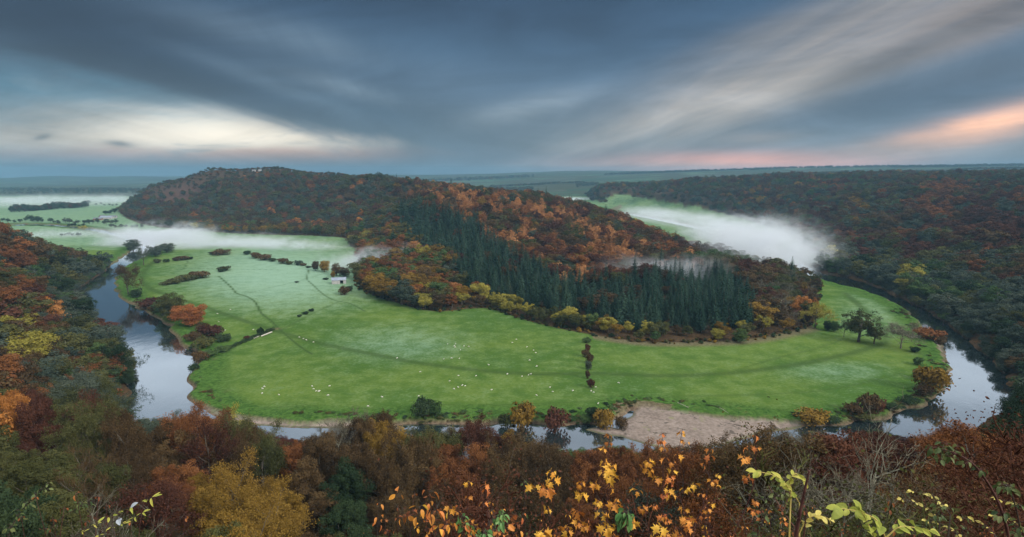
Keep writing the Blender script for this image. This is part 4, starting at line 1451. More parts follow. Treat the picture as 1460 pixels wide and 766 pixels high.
    spot('field_tree', 'twig_leafy', 'yellow', 1162, 468, 437, 30, 'yellow leafy tree at the corner of the middle wood', 'tree', 'lone trees of the right meadow')
    spot('field_tree', 'dome', 'green', 1055, 489, 467, 23, 'bright green round tree at the front edge of the middle wood', 'tree', 'lone trees of the right meadow')
    # river bank bushes on the near and right side
    for px, b, t, w, tn, lb in [(604, 600, 568, 36, 'dark', 'dark green bushy tree on the meadow bank left of the near river gap'), (622, 601, 572, 22, 'green', 'green bush right beside the dark green bushy tree'), (745, 611, 574, 44, 'ochre', 'olive yellow willow bush on the meadow bank'),
                                (722, 612, 592, 26, 'olive', 'low olive bush left of the olive yellow willow'), (793, 616, 584, 40, 'maroon', 'round reddish brown bush leaning over the near river'), (862, 611, 583, 32, 'ochre', 'orange brown bush left of the sand bar'), (884, 610, 594, 20, 'brown', 'small brown bush touching the sand bar'),
                                (848, 600, 580, 26, 'dark', 'dark thorny bush behind the orange brown bush'), (836, 605, 592, 20, 'green', 'low green bush on the bank left of the sand bar'), (815, 604, 594, 18, 'green', 'low green bush beside the round reddish brown bush')]:
        spot('riverside_bush', 'shrub', tn, px, b, t, w, lb, 'bush', 'bushes along the river bank', parts=S)
    for px, b, t, w, tn, lb in [(1162, 609, 583, 42, 'ochre', 'olive brown willow bush right of the sand bar'), (1185, 608, 594, 24, 'dark', 'dark bush right of the olive brown willow'), (1215, 600, 573, 24, 'brown', 'brown bush leftmost of the group over the right pool'), (1237, 600, 558, 26, 'brown', 'tallest brown bush of the group over the right pool'),
                                (1252, 595, 568, 20, 'maroon', 'reddish bush right end of the group over the right pool'), (1228, 604, 588, 24, 'olive', 'low bush in front of the group over the right pool'), (1270, 586, 574, 22, 'dark', 'dark bank bush right of the group over the right pool'), (1295, 577, 566, 26, 'dark', 'dark low bush on the bank above the right pool'),
                                (1327, 557, 518, 40, 'ochre', 'golden brown bush at the right tip of the meadow'), (1315, 566, 547, 20, 'brown', 'low brown bush left of the golden bush at the meadow tip'), (1311, 540, 527, 16, 'dark', 'dark bush above the golden bush at the meadow tip'), (1308, 520, 508, 14, 'green', 'green bush at the right edge of the meadow'),
                                (1322, 483, 466, 32, 'rust', 'rust red low bush on the right shingle bank'), (1340, 490, 477, 16, 'brown', 'small brown bush on the right shingle bank'), (1304, 502, 494, 14, 'dark', 'small dark bush on the right bank below the rust red bush')]:
        spot('riverside_bush', 'shrub', tn, px, b, t, w, lb, 'bush', 'bushes along the river bank', parts=S)


def build_bank_growth():
    """coarse growth along the inner bank: nobody could count it"""
    pts, sc, pk = [], [], []
    line = np.array(spline([P(*p) for p in [(268, 492), (274, 540), (283, 566), (330, 586), (400, 593), (500, 596), (620, 594), (700, 593), (800, 593), (862, 592), (885, 577), (915, 572), (1000, 582), (1100, 592), (1190, 592), (1260, 582), (1338, 550), (1340, 515), (1325, 488), (1285, 441)]], 12))
    for i in range(len(line) - 1):
        L = np.hypot(*(line[i + 1] - line[i]))
        t = (line[i + 1] - line[i]) / max(L, 1e-6)
        for q in range(int(L * 2.2)):
            p = line[i] + (line[i + 1] - line[i]) * rng.random() + np.array([-t[1], t[0]]) * rng.normal() * 3.2
            pts.append(p)
    pts = np.array(pts)
    z, d, dr, ds = ground(pts[:, 0], pts[:, 1])
    k = (z > WATER + 0.3) & (ds > 1.5) & (noise2(pts[:, 0] * 0.9, pts[:, 1] * 0.9) > 0.4)
    pts, z = pts[k], z[k]
    n = len(pts)
    ms = [proto('shrub_far', t, j) for j, t in enumerate(('green', 'olive', 'dark', 'olive', 'brown'))]
    s = rng.uniform(0.25, 0.95, n)
    stuff_scatter('bank_undergrowth', 'coarse green and brown undergrowth along the inner river bank', ms, np.c_[pts, z - 0.1], rng.choice([0, 0, 0, 1, 1, 2, 3, 4], n), np.stack([s * 1.5, s * 1.5, s * 0.7], -1), rng.uniform(0, 6.28, n))


def build_wood_edge():
    """scrub and saplings under the trees along the foot of the middle hill"""
    line = np.array(spline(base_line[:15], 10))
    pts = []
    for i in range(len(line) - 1):
        L = np.hypot(*(line[i + 1] - line[i]))
        t = (line[i + 1] - line[i]) / max(L, 1e-6)
        for q in range(int(L * 0.55)):
            pts.append(line[i] + (line[i + 1] - line[i]) * rng.random() + np.array([t[1], -t[0]]) * rng.uniform(-1.0, 9))
    pts = np.array(pts)
    z = ground(pts[:, 0], pts[:, 1])[0]
    n = len(pts)
    ms = [proto('shrub_far', t, j) for j, t in enumerate(('olive', 'brown', 'dark', 'ochre'))]
    s = rng.uniform(0.6, 1.7, n)
    stuff_scatter('wood_edge_scrub', 'brown and olive scrub along the foot of the middle wood', ms, np.c_[pts, z - 0.1], rng.integers(0, 4, n), np.stack([s, s, s], -1), rng.uniform(0, 6.28, n))


def clipped_hedge():
    """the long cut hedge that runs from the river bank up to the tracks"""
    a, b = np.array(P(322, 500)), np.array(P(391, 470))
    L = np.hypot(*(b - a))
    root = empty('clipped_hedge', (a[0], a[1], 0), math.atan2(b[1] - a[1], b[0] - a[0]))
    n = 5200
    g = Geo()
    u = rng.random(n) * L
    hh = 2.0 + 0.35 * np.sin(u * 0.7) + 0.25 * np.sin(u * 2.1)
    side = rng.integers(0, 3, n)
    w = 1.1 + 0.25 * np.sin(u * 1.1)
    v = np.where(side == 0, -w, np.where(side == 1, w, rng.uniform(-1, 1, n) * w))
    zz = np.where(side < 2, rng.random(n) * hh, hh)
    nr = np.stack([np.zeros(n), np.sign(v) * (side < 2), (side == 2) * 1.0], -1) + rng.normal(size=(n, 3)) * 0.5
    g.cards(np.stack([u, v, zz], -1) + rng.normal(size=(n, 3)) * 0.13, nr, rng.uniform(0.14, 0.3, n), rng.random(n))
    link(bpy.data.objects.new('foliage', g.mesh('foliage', LEAF['dark'])), root)
    st = Geo()
    for k in range(int(L / 1.1)):
        q = (k + 0.5) * 1.1
        st.tube([(q, 0, -0.2), (q + rng.normal() * 0.1, rng.normal() * 0.2, 1.4)], [0.06, 0.03], 4)
    link(bpy.data.objects.new('stems', st.mesh('stems', BARK)), root)
    tag(root, 'long dark clipped hedge running from the left river up to the crossing tracks', 'hedge')
    # the scrap of old hedge beside the track above it
    for i, (px, py, w, lb) in enumerate([(427, 452, 7, 'lowest dark scrap of old hedge along the path to the barn'), (436, 448, 10, 'long dark scrap of old hedge along the path to the barn'), (444, 444, 9, 'upper dark scrap of old hedge along the path to the barn')]):
        spot('field_shrub', 'shrub', 'dark', px, py, py - 4, w, lb, 'shrub', 'scraps of old hedge by the barn path', parts=('stems', 'foliage'))
    spot('field_shrub', 'shrub', 'dark', 371, 477, 467, 10, 'round dark bush growing out of the clipped hedge', 'shrub', parts=('stems', 'foliage'))
    spot('field_shrub', 'shrub', 'maroon', 352, 485, 478, 9, 'little brown bush sticking up from the middle of the clipped hedge', 'shrub', parts=('stems', 'foliage'))
    # pale feed troughs in its shelter
    wood = plain_mat('weathered pale trough', (0.45, 0.42, 0.36), (0.62, 0.60, 0.54), 2.0)
    dark = plain_mat('trough legs', (0.10, 0.09, 0.08), (0.16, 0.14, 0.12), 2.0)
    for (p, q), lb in [(((373, 480.5), (388, 474.5)), 'long pale feed trough below the upper end of the clipped hedge'), (((362, 483.5), (369, 480.5)), 'short pale feed trough below the middle of the clipped hedge')]:
        a, b = np.array(P(*p)), np.array(P(*q))
        L = float(np.hypot(*(b - a)))
        r = empty('feed_trough', (a[0], a[1], 0.0), math.atan2(b[1] - a[1], b[0] - a[0]))
        g = Geo()
        v = [(0, -.55, .95), (0, -.3, .35), (0, .3, .35), (0, .55, .95), (L, -.55, .95), (L, -.3, .35), (L, .3, .35), (L, .55, .95), (0, -.47, .95), (0, -.24, .42), (0, .24, .42), (0, .47, .95), (L, -.47, .95), (L, -.24, .42), (L, .24, .42), (L, .47, .95)]
        g.add(v, [(0, 1, 5, 4), (1, 2, 6, 5), (2, 3, 7, 6), (8, 12, 13, 9), (9, 13, 14, 10), (10, 14, 15, 11), (0, 4, 12, 8), (3, 11, 15, 7), (0, 8, 9, 1), (1, 9, 10, 2), (2, 10, 11, 3), (4, 5, 13, 12), (5, 6, 14, 13), (6, 7, 15, 14)])
        link(bpy.data.objects.new('tray', g.mesh('tray', wood)), r)
        for t in np.linspace(0.1, 0.9, max(2, int(L / 2.5))):
            lg = Geo()
            lg.box(L * t - .06, L * t + .06, -.4, .4, -.25, .348)
            link(bpy.data.objects.new('leg', lg.mesh('leg', dark)), r)
        tag(r, lb, 'trough', 'pale feed troughs by the hedge')


# ------------------------------------------------------------------ sheep
def sheep_mesh(pose):
    """one skinned body: trunk, neck, head with ears, four jointed legs, tail"""
    V, Eg, Rd = [], [], []

    def v(p, r, link_to=None):
        V.append(p); Rd.append(r)
        if link_to is not None:
            Eg.append((link_to, len(V) - 1))
        return len(V) - 1

    zb = 0.66 if pose != 'lie' else 0.34
    pel = v((-0.42, 0, zb + 0.02), (.25, .25))
    mid = v((-0.05, 0, zb), (.31, .32), pel)
    ch = v((0.34, 0, zb + 0.01), (.25, .27), mid)
    if pose == 'graze':
        nk = v((0.58, 0, zb - 0.10), (.14, .14), ch)
        hd = v((0.74, 0.02, zb - 0.36), (.10, .10), nk)
        mz = v((0.84, 0.03, zb - 0.54), (.055, .055), hd)
    else:
        nk = v((0.56, 0, zb + 0.17), (.15, .15), ch)
        hd = v((0.72, 0.03, zb + 0.30), (.10, .10), nk)
        mz = v((0.93, 0.05, zb + 0.22), (.055, .055), hd)
    for s in (-1, 1):
        e = V[hd]
        v((e[0] - 0.04, e[1] + s * 0.17, e[2] + 0.05), (.028, .028), hd)
    v((-0.66, 0, zb - 0.10), (.05, .05), pel)
    for s in (-1, 1):
        if pose == 'lie':
            k = v((0.42, s * .2, 0.12), (.07, .07), ch); v((0.62, s * .2, 0.06), (.045, .045), k)
            k = v((-0.30, s * .26, 0.12), (.09, .09), pel); v((-0.08, s * .28, 0.06), (.05, .05), k)
        else:
            st = rng.uniform(-.06, .06)
            k = v((0.36 + st, s * .15, 0.36), (.075, .075), ch); a = v((0.37 + st, s * .15, 0.16), (.045, .045), k); v((0.38 + st, s * .15, 0.0), (.045, .045), a)
            k = v((-0.36, s * .17, 0.42), (.10, .10), pel); a = v((-0.52 - st, s * .16, 0.22), (.05, .05), k); v((-0.46 - st, s * .16, 0.0), (.045, .045), a)
    me = bpy.data.meshes.new('sheep')
    me.from_pydata(V, Eg, [])
    o = bpy.data.objects.new('sheep', me)
    COL.objects.link(o)
    sk = o.modifiers.new('skin', 'SKIN')
    for i, r in enumerate(Rd):
        me.skin_vertices[0].data[i].radius = r
    me.skin_vertices[0].data[0].use_root = True
    sb = o.modifiers.new('sub', 'SUBSURF')
    sb.levels = sb.render_levels = 1
    bpy.context.view_layer.update()
    dg = bpy.context.evaluated_depsgraph_get()
    out = bpy.data.meshes.new_from_object(o.evaluated_get(dg))
    bpy.data.objects.remove(o)
    out.name = 'sheep'
    out.materials.clear()
    out.materials.append(WOOL)
    for p in out.polygons:
        p.use_smooth = True
    return out


def build_sheep():
    global WOOL
    WOOL = plain_mat('white wool', (0.50, 0.48, 0.43), (0.66, 0.64, 0.58), 12.0, 1.0, bump=0.3)
    ms = {p: sheep_mesh(p) for p in ('graze', 'stand', 'lie')}
    L = [(426.7, 481.5), (432.7, 483.6), (437, 485.5), (447, 488.4), (566, 511), (599, 531), (377, 552.5), (374.5, 555.4), (373.8, 562), (398, 563.5), (444.8, 551.4), (447, 555.4), (450.7, 558.5), (454.4, 559), (455.8, 557.6), (470, 551), (468, 564.4), (545, 566.7), (597, 565.4), (361, 470.4),
         (638.4, 491), (649.4, 490.5), (647.8, 493.8), (649.2, 495.5), (661.2, 493.6), (668.2, 494.5), (656.7, 499.2), (632.5, 512.6), (644, 511.4), (654.8, 511.7), (730.5, 488.9), (736.1, 484.4), (751.2, 495.7), (760.6, 500.4), (764.1, 503.7), (755.2, 514.5), (765.3, 523), (696.9, 521), (678.8, 536.8),
         (723.2, 533.5), (744.4, 537), (753.5, 535.2), (756.6, 534), (641.2, 544.3), (653.9, 536.3), (647.1, 555.4), (653, 553), (658.8, 550.7), (663.5, 551.1), (700.7, 556.3), (784.3, 552.5), (788.1, 558.9), (765.3, 564.5), (817, 557.5), (842.8, 557.8), (849.2, 552.5), (846.3, 560), (852.7, 576.5),
         (881.8, 546.9), (310.3, 447.6), (328.7, 442), (311.6, 459.5), (321, 471.6), (524.6, 580)]
    say = {'graze': 'white sheep grazing with its head down', 'stand': 'white sheep standing with its head up', 'lie': 'white sheep lying'}
    for i, (px, py) in enumerate(L):
        pose = ['graze', 'graze', 'stand', 'graze', 'lie'][i % 5]
        x, y, z = at_ground(px, py)
        o = mesh_obj('sheep', ms[pose], None, (x, y, z - 0.01))
        o.rotation_euler = (0, 0, rng.choice([0, math.pi]) + rng.normal() * 0.6)
        s = rng.uniform(0.75, 0.92)
        o.scale = (s, s, s)
        tag(o, f"{say[pose]} on the green meadow, {where(x, y, z)}", 'sheep', 'sheep grazing on the river meadow')


# ------------------------------------------------------------------ buildings
def gabled(name, px, py, L, W, eaves, ridge, rz, wall, roof, label, cat, opening=False, group=None, chimney=False, windows=0):
    x, y, z = at_ground(px, py) if isinstance(py, (int, float)) and py > 262 else (None,) * 3
    if x is None:
        raise ValueError
    return gabled_at(name, (x, y, z), L, W, eaves, ridge, rz, wall, roof, label, cat, opening, group, chimney, windows)


def gabled_at(name, loc, L, W, eaves, ridge, rz, wall, roof, label, cat, opening=False, group=None, chimney=False, windows=0):
    r = empty(name, (loc[0], loc[1], loc[2] - 0.3), rz)
    g = Geo()
    a, b, e, t = L / 2, W / 2, eaves, ridge
    v = [(-a, -b, 0), (a, -b, 0), (a, b, 0), (-a, b, 0), (-a, -b, e), (a, -b, e), (a, b, e), (-a, b, e), (-a, 0, t), (a, 0, t)]
    q = [(1, 2, 6, 5), (2, 3, 7, 6), (3, 0, 4, 7)]
    if opening:
        x0, x1, hh = a * 0.15, a * 0.62, e * 0.86
        n = len(v)
        v += [(x0, -b, 0), (x1, -b, 0), (x1, -b, hh), (x0, -b, hh), (x0, -b, e), (x1, -b, e)]
        q += [(0, n, n + 4, 4), (n + 1, 1, 5, n + 5), (n + 3, n + 2, n + 5, n + 4)]
        v += [(x0, b - .3, 0), (x1, b - .3, 0), (x1, b - .3, hh), (x0, b - .3, hh)]
        m = n + 6
        q += [(n, m, m + 3, n + 3), (n + 1, n + 2, m + 2, m + 1), (n + 3, m + 3, m + 2, n + 2)]
    else:
        q += [(0, 1, 5, 4)]
    g.add(v, q, [(4, 7, 8), (5, 9, 6)])
    wl = link(bpy.data.objects.new('wall', g.mesh('wall', wall)), r)
    o = 0.45
    sl = (t - e) / b
    for s in (-1, 1):
        p = Geo()
        y1 = s * (b + o)
        z1 = e - o * sl
        p.add([(-a - o, 0, t + .06), (a + o, 0, t + .06), (a + o, y1, z1 + .06), (-a - o, y1, z1 + .06), (-a - o, 0, t + .24), (a + o, 0, t + .24), (a + o, y1, z1 + .2), (-a - o, y1, z1 + .2)],
              [(0, 1, 2, 3), (4, 7, 6, 5), (3, 2, 6, 7), (0, 3, 7, 4), (1, 5, 6, 2)])
        if s < 0:
            ro_ = link(bpy.data.objects.new('roof', p.mesh('roof', roof)), r)
            keep = p
        else:
            link(bpy.data.objects.new('roof', p.mesh('roof', roof)), r)
    if opening:
        d = Geo()
        d.box(a * 0.15 + .05, a * 0.62 - .05, b - .34, b - .302, .05, e * 0.86 - .05)
        link(bpy.data.objects.new('doorway', d.mesh('doorway', DARK)), wl)
    for k in range(windows):
        w = Geo()
        cx = -a + L * (k + 0.5) / windows
        w.box(cx - .5, cx + .5, -b - .06, -b - .003, e * 0.4, e * 0.78)
        link(bpy.data.objects.new('window', w.mesh('window', DARK)), wl)
    if chimney:
        c = Geo()
        c.box(a * .6, a * .6 + .8, -.4, .4, t - .5, t + 1.3)
        link(bpy.data.objects.new('chimney', c.mesh('chimney', wall)), ro_)
    return tag(r, label, cat, group)


def build_buildings():
    global DARK
    DARK = plain_mat('dark opening', (0.010, 0.011, 0.012), (0.022, 0.022, 0.024), 1.0)
    pale = plain_mat('pale rendered wall', (0.30, 0.30, 0.30), (0.42, 0.41, 0.40), 0.8)
    white = plain_mat('white wall', (0.45, 0.45, 0.44), (0.58, 0.57, 0.55), 0.8)
    steel = plain_mat('blue grey sheet roof', (0.17, 0.20, 0.25), (0.26, 0.30, 0.36), 0.8, 0.55)
    slate = plain_mat('grey slate roof', (0.09, 0.10, 0.115), (0.15, 0.16, 0.18), 1.5, 0.7)
    brick = plain_mat('red brown brick wall', (0.19, 0.10, 0.075), (0.27, 0.15, 0.11), 1.5)
    gabled('barn', 483.5, 404, 15.0, 8.0, 4.6, 6.8, math.radians(14), pale, steel, 'pale stone barn with blue grey roof at the edge of the frosty field', 'barn', True)
    # low mound and rail beside it
    F_ = 'farm buildings in the misty valley'
    for px, py, L, W, e, t, rz, w, r, lb in [(140, 314, 20, 10, 4, 7, .2, brick, slate, 'red brown farm house left end of the far valley farm'), (152, 312.5, 30, 12, 5, 8, .15, pale, steel, 'long grey roofed barn of the far valley farm'), (160, 311, 22, 12, 4.5, 7.5, .3, pale, slate, 'pale barn right end of the far valley farm'), (146, 310.5, 14, 9, 4, 7, 1.4, brick, slate, 'small dark roofed shed behind the far valley farm')]:
        gabled('farm_building', px, py, L, W, e, t, rz, w, r, lb, 'farm building', False, F_)
    # white houses high on the far hill and in the far country
    for px, py, Y, lb in [(362, 245, 1980, 'white house left of two on top of the far wooded hill'), (371, 246, 1970, 'white house right of two on top of the far wooded hill')]:
        x, y, z = R(px, py, Y)
        z = float(hill(np.array([x]), np.array([y]))[0][0])
        gabled_at('house', (x, y, z + 1.0), 10, 7, 4.5, 7, .1, white, slate, lb, 'house', False, 'white houses on the far hilltop', True, 3)
    for px, Y, L, lb in [(1095, 2650, 12, 'white house leftmost beyond the long wood'), (1105, 2700, 10, 'small white house second from left beyond the long wood'), (1121, 2620, 14, 'pale house beside the dark pines beyond the long wood'), (1148, 2700, 12, 'pale house right of the dark pines beyond the long wood'), (1333, 3200, 40, 'long white farm shed in the far fields'), (1352, 2900, 46, 'low grey farm shed in the nearer far fields')]:
        x = (px - 730) / F * Y / (CP + 0.165 * SP) * 1.0 if False else (px - 730) / F * Y * (CP + (383 - 251) / F * SP) ** -1
        z = float(hill(np.array([x]), np.array([float(Y)]))[0][0])
        gabled_at('far_house', (x, Y, z), L, 9, 6, 9.5, .1 * (L % 3), white if L < 41 else pale, slate, lb, 'house', False, 'houses in the fields beyond the long wood', L < 20, 3)


def build_far_trees():
    """tree belts and single trees of the far valley, each its own tree where it can be told apart"""
    out = []

    def belt(px0, px1, py, n, h, tone, words_, wob=1.2):
        for k in range(n):
            px = px0 + (px1 - px0) * (k + rng.uniform(0.2, 0.8)) / n
            x, y = P(px, py + rng.normal() * wob * 0.5)
            z = float(look(HG, np.array([x]), np.array([y]))[0]) if y < 4500 else 8.0
            hh = h * rng.uniform(0.7, 1.25)
            lab = f"{LOOK[tone]} {words_}, {where(x, y, z + hh * .6)}"
            plant('valley_tree', 'broad_far', tone, (x, y, z), hh, lab, 'tree', 'hedgerow trees of the far valley', hh * rng.uniform(0.9, 1.3))

    belt(0, 75, 317, 9, 11, 'dark', 'in the left valley hedgerow')
    belt(75, 170, 320, 14, 12, 'slate', 'in the left valley hedgerow')
    belt(40, 60, 315.5, 3, 16, 'dark', 'in the left valley hedgerow')
    belt(95, 120, 323.5, 5, 10, 'dark', 'below the left valley hedgerow')
    belt(155, 205, 325, 7, 11, 'slate', 'beside the misty far river')
    belt(150, 164, 305.5, 3, 16, 'dark', 'behind the far valley farm')
    belt(135, 170, 293, 6, 10, 'dark', 'in the row above the far valley farm')
    belt(115, 122, 330, 1, 12, 'yellow', 'alone in the misty field')
    belt(85, 118, 336.5, 6, 7, 'dark', 'in the low hedge near the left wood')
    # the copse in the mist
    n = 380
    px = 15 + 113 * rng.beta(1.3, 1.1, n)
    py = 303.5 - (px - 15) / 113 * 8 - rng.beta(1.2, 2.0, n) * (2 + 5 * np.abs(np.sin(px / 17.0)))
    xy = np.array([P(a, b) for a, b in zip(px, py)])
    s = rng.uniform(8, 20, n)
    ms = [proto('broad_far', t, j) for j, t in enumerate(('dark', 'slate', 'maroon', 'dark'))]
    stuff_scatter('valley_copse', 'dark copse half covered by mist in the left valley', ms, np.c_[xy, np.zeros(n)], rng.integers(0, 4, n), np.stack([s / 13, s / 13, s / 16], -1), rng.uniform(0, 6, n))
    # wooded rises and belts farther off, too far to count
    n = 2600
    pts, sc = [], []
    X = rng.uniform(-4300, -1150, 9000)
    Y = rng.uniform(3250, 4200, 9000)
    hz = look(HG, X, Y)
    k = (hz > 7) | (np.abs(Y - 3650 - X * 0.05) < 60)
    pts.append(np.stack([X, Y, hz], -1)[k][:1600])
    big = [np.full(len(pts[0]), 1.0)]
    # belts on the far plateau and its skyline
    for px0, px1, Y0, wid, m in [(1255, 1470, 5150, 60, 420), (1060, 1260, 5600, 50, 160), (985, 1080, 6200, 60, 140), (1180, 1300, 3700, 30, 160), (1275, 1330, 3600, 60, 200), (1270, 1470, 2750, 90, 260), (1150, 1275, 2950, 40, 150), (1340, 1470, 3900, 25, 160), (1090, 1200, 4200, 25, 130), (640, 760, 3700, 120, 300), (820, 850, 4000, 60, 120), (700, 830, 4300, 60, 260), (560, 760, 6000, 90, 300), (860, 1000, 6000, 90, 300)]:
        u = rng.uniform(px0, px1, m)
        y = Y0 + rng.normal(size=m) * wid
        x = (u - 730) / F * y * 1.01
        z = hill(x, y)[0]
        big.append(np.full(m, 1.9 if Y0 > 4500 else 1.25))
        pts.append(np.stack([x, y, z], -1))
    pts = np.concatenate(pts)
    n = len(pts)
    s = rng.uniform(9, 16, n) * np.concatenate(big)
    ms = [proto('broad_far', t, j) for j, t in enumerate(('dark', 'slate', 'brown', 'olive'))]
    stuff_scatter('distant_woodland', 'far-off tree belts and copses fading to blue', ms, pts, rng.choice([0, 0, 1, 2, 3], n), np.stack([s / 11, s / 11, s / 16], -1), rng.uniform(0, 6, n))
    # dark pines beside the houses beyond the long wood
    for px, Y, hh, lb in [(1070, 2600, 22, 'dark pine left end of the pines beyond the long wood'), (1119, 2560, 24, 'tall dark pine by the pale house beyond the long wood'), (1100, 2560, 17, 'smaller dark pine by the white houses beyond the long wood'), (1150, 2580, 20, 'slim pine right of the houses beyond the long wood')]:
        x = (px - 730) / F * Y * 1.01
        z = float(hill(np.array([x]), np.array([float(Y)]))[0][0])
        plant('pine_tree', 'spruce_far', 'spruce', (x, Y, z), hh, lb, 'conifer', 'pines beyond the long wood', hh * .45)


def build_driftwood():
    m = plain_mat('bleached wood', (0.24, 0.21, 0.17), (0.36, 0.32, 0.27), 3.0)
    dk = plain_mat('wet dark wood', (0.030, 0.026, 0.022), (0.060, 0.050, 0.042), 3.0)
    for (p, q), r, mt, lb in [(((966, 574.5), (992, 591)), .16, m, 'longer bleached branch lying on the bank above the sand bar'), (((1022, 580), (1039, 594)), .14, m, 'bleached branch on the bank near the right end of the sand bar'), (((1066, 611), (1030, 602)), .1, dk, 'dark driftwood stick on the sand bar')]:
        a, b = at_ground(*p), at_ground(*q)
        g = Geo()
        a, b = np.array(a) + [0, 0, r], np.array(b) + [0, 0, r]
        mid = (a + b) / 2
        mid[2] = max(mid[2], float(ground(mid[0], mid[1])[0][0]) + r)
        g.tube([a, mid + [0.3, .2, .1], b], [r, r * .8, r * .35], 6)
        g.tube([mid, mid + (b - a) * .12 + np.array([.8, .9, .9])], [r * .5, r * .15], 5)
        tag(mesh_obj('fallen_branch', g.mesh('fallen_branch', mt, True)), lb, 'branch', 'branches stranded by the river')
    a, b = np.array([*P(1366, 616, WATER), WATER + .1]), np.array([*P(1392, 628, WATER), WATER + .3])
    g = Geo()
    g.tube([a, (a + b) / 2 + [0, 0, .25], b], [.12, .3, .4], 7)
    for s in (-1, 1):
        g.tube([(a + b) / 2, (a + b) / 2 + np.array([s * 1.2, .8, 1.4])], [.12, .04], 5)
    tag(mesh_obj('river_log', g.mesh('river_log', dk, True)), 'dark half sunken log in the right pool near the outer bank', 'log')
# ------------------------------------------------------------------ plants at the viewpoint
LEAF['orange2'] = leaf_mat('rust orange oak leaves', (0.140, 0.046, 0.018), (0.235, 0.082, 0.028), (0.340, 0.130, 0.042))


def near_leaf_mat(name, a, b, c, transl=0.35):
    m = start_mat(name)
    n = noise(obj_coord(), 22.0, 5, 0.6)
    t = attr('tint')
    col = ramp((t * 0.75 + n * 0.5 - 0.12).clamp(), [(0.1, a), (0.5, b), (0.9, c)])
    spots = smooth(noise(obj_coord(), 75.0, 3), 0.66, 0.72)
    col = mixc(spots * 0.6, col, (0.10, 0.045, 0.02))
    p = node('ShaderNodeBsdfPrincipled', **{'Base Color': col, 'Roughness': 0.55})
    p.inputs['Specular IOR Level'].default_value = 0.3
    tr = node('ShaderNodeBsdfTranslucent', Color=col)
    mx = E.tree.nodes.new('ShaderNodeMixShader')
    mx.inputs[0].default_value = transl
    E.tree.links.new(p.outputs[0], mx.inputs[1])
    E.tree.links.new(tr.outputs[0], mx.inputs[2])
    finish(mx.outputs[0])
    return m


M_MAPLE = near_leaf_mat('orange maple leaf', (0.48, 0.170, 0.040), (0.70, 0.320, 0.045), (0.84, 0.500, 0.070))
M_PINK = near_leaf_mat('salmon orange leaf', (0.46, 0.120, 0.045), (0.68, 0.240, 0.060), (0.80, 0.380, 0.075))
M_LIME = near_leaf_mat('yellow green leaf', (0.220, 0.270, 0.045), (0.360, 0.380, 0.060), (0.520, 0.460, 0.090))
M_GREEN = near_leaf_mat('fresh green leaf', (0.070, 0.180, 0.050), (0.130, 0.260, 0.080), (0.220, 0.360, 0.120))
M_OLIVE = near_leaf_mat('dull green bramble leaf', (0.050, 0.085, 0.030), (0.100, 0.140, 0.045), (0.190, 0.210, 0.075))
M_RUSTY = near_leaf_mat('small rusty leaf', (0.150, 0.045, 0.022), (0.260, 0.085, 0.032), (0.400, 0.150, 0.045))
M_YEL = near_leaf_mat('pale yellow leaf', (0.420, 0.330, 0.080), (0.580, 0.480, 0.110), (0.680, 0.600, 0.190))
M_PALE = near_leaf_mat('silver leaf underside', (0.34, 0.38, 0.42), (0.42, 0.46, 0.50), (0.50, 0.54, 0.58))
STEM = plain_mat('dark red stem', (0.045, 0.018, 0.016), (0.095, 0.040, 0.032), 30.0, 0.6)
STEM_B = plain_mat('dark brown stem', (0.028, 0.020, 0.016), (0.060, 0.044, 0.034), 30.0, 0.7)
STEM_Y = plain_mat('yellow leaf stalk', (0.36, 0.27, 0.07), (0.48, 0.37, 0.11), 30.0, 0.6)


def leaf_pts(shape):
    """outline of a leaf in its own plane: stalk end at the origin, tip at y = 1"""
    if shape == 'maple':
        half = [(0.0, 0.0), (0.26, -0.14), (0.16, 0.10), (0.62, 0.06), (0.30, 0.24), (0.66, 0.58), (0.24, 0.40), (0.15, 0.46), (0.22, 0.76), (0.09, 0.72), (0.0, 1.08)]
    elif shape == 'oval':
        half = [(0.0, 0.0), (0.17, 0.14), (0.27, 0.36), (0.27, 0.58), (0.17, 0.82), (0.0, 1.0)]
    else:
        half = [(0.0, 0.0), (0.09, 0.12), (0.15, 0.34), (0.14, 0.6), (0.08, 0.84), (0.0, 1.0)]
    return np.array(half)


def add_leaf(g, p, d, up, size, shape, tint, fold=0.25, curl=0.25):
    """d: the way the tip points; up: the way the upper face looks"""
    half = leaf_pts(shape)
    d = np.asarray(d, float); d = d / np.linalg.norm(d)
    s = np.cross(d, up); s = s / max(np.linalg.norm(s), 1e-6)
    u = np.cross(s, d)
    n = len(half)
    mid = np.array([[0, y] for _, y in half])

    def put(x, y, sgn):
        z = fold * np.abs(x) - curl * y * y
        return p + size * (sgn * x * s + y * d + z * u)

    vs = [put(0.0, y, 1) for _, y in half] + [put(x, y, 1) for x, y in half] + [put(x, y, -1) for x, y in half]
    q = []
    for i in range(n - 1):
        q.append((i, n + i, n + i + 1, i + 1))
        q.append((i, i + 1, 2 * n + i + 1, 2 * n + i))
    g.add(np.array(vs), q, None, tint)


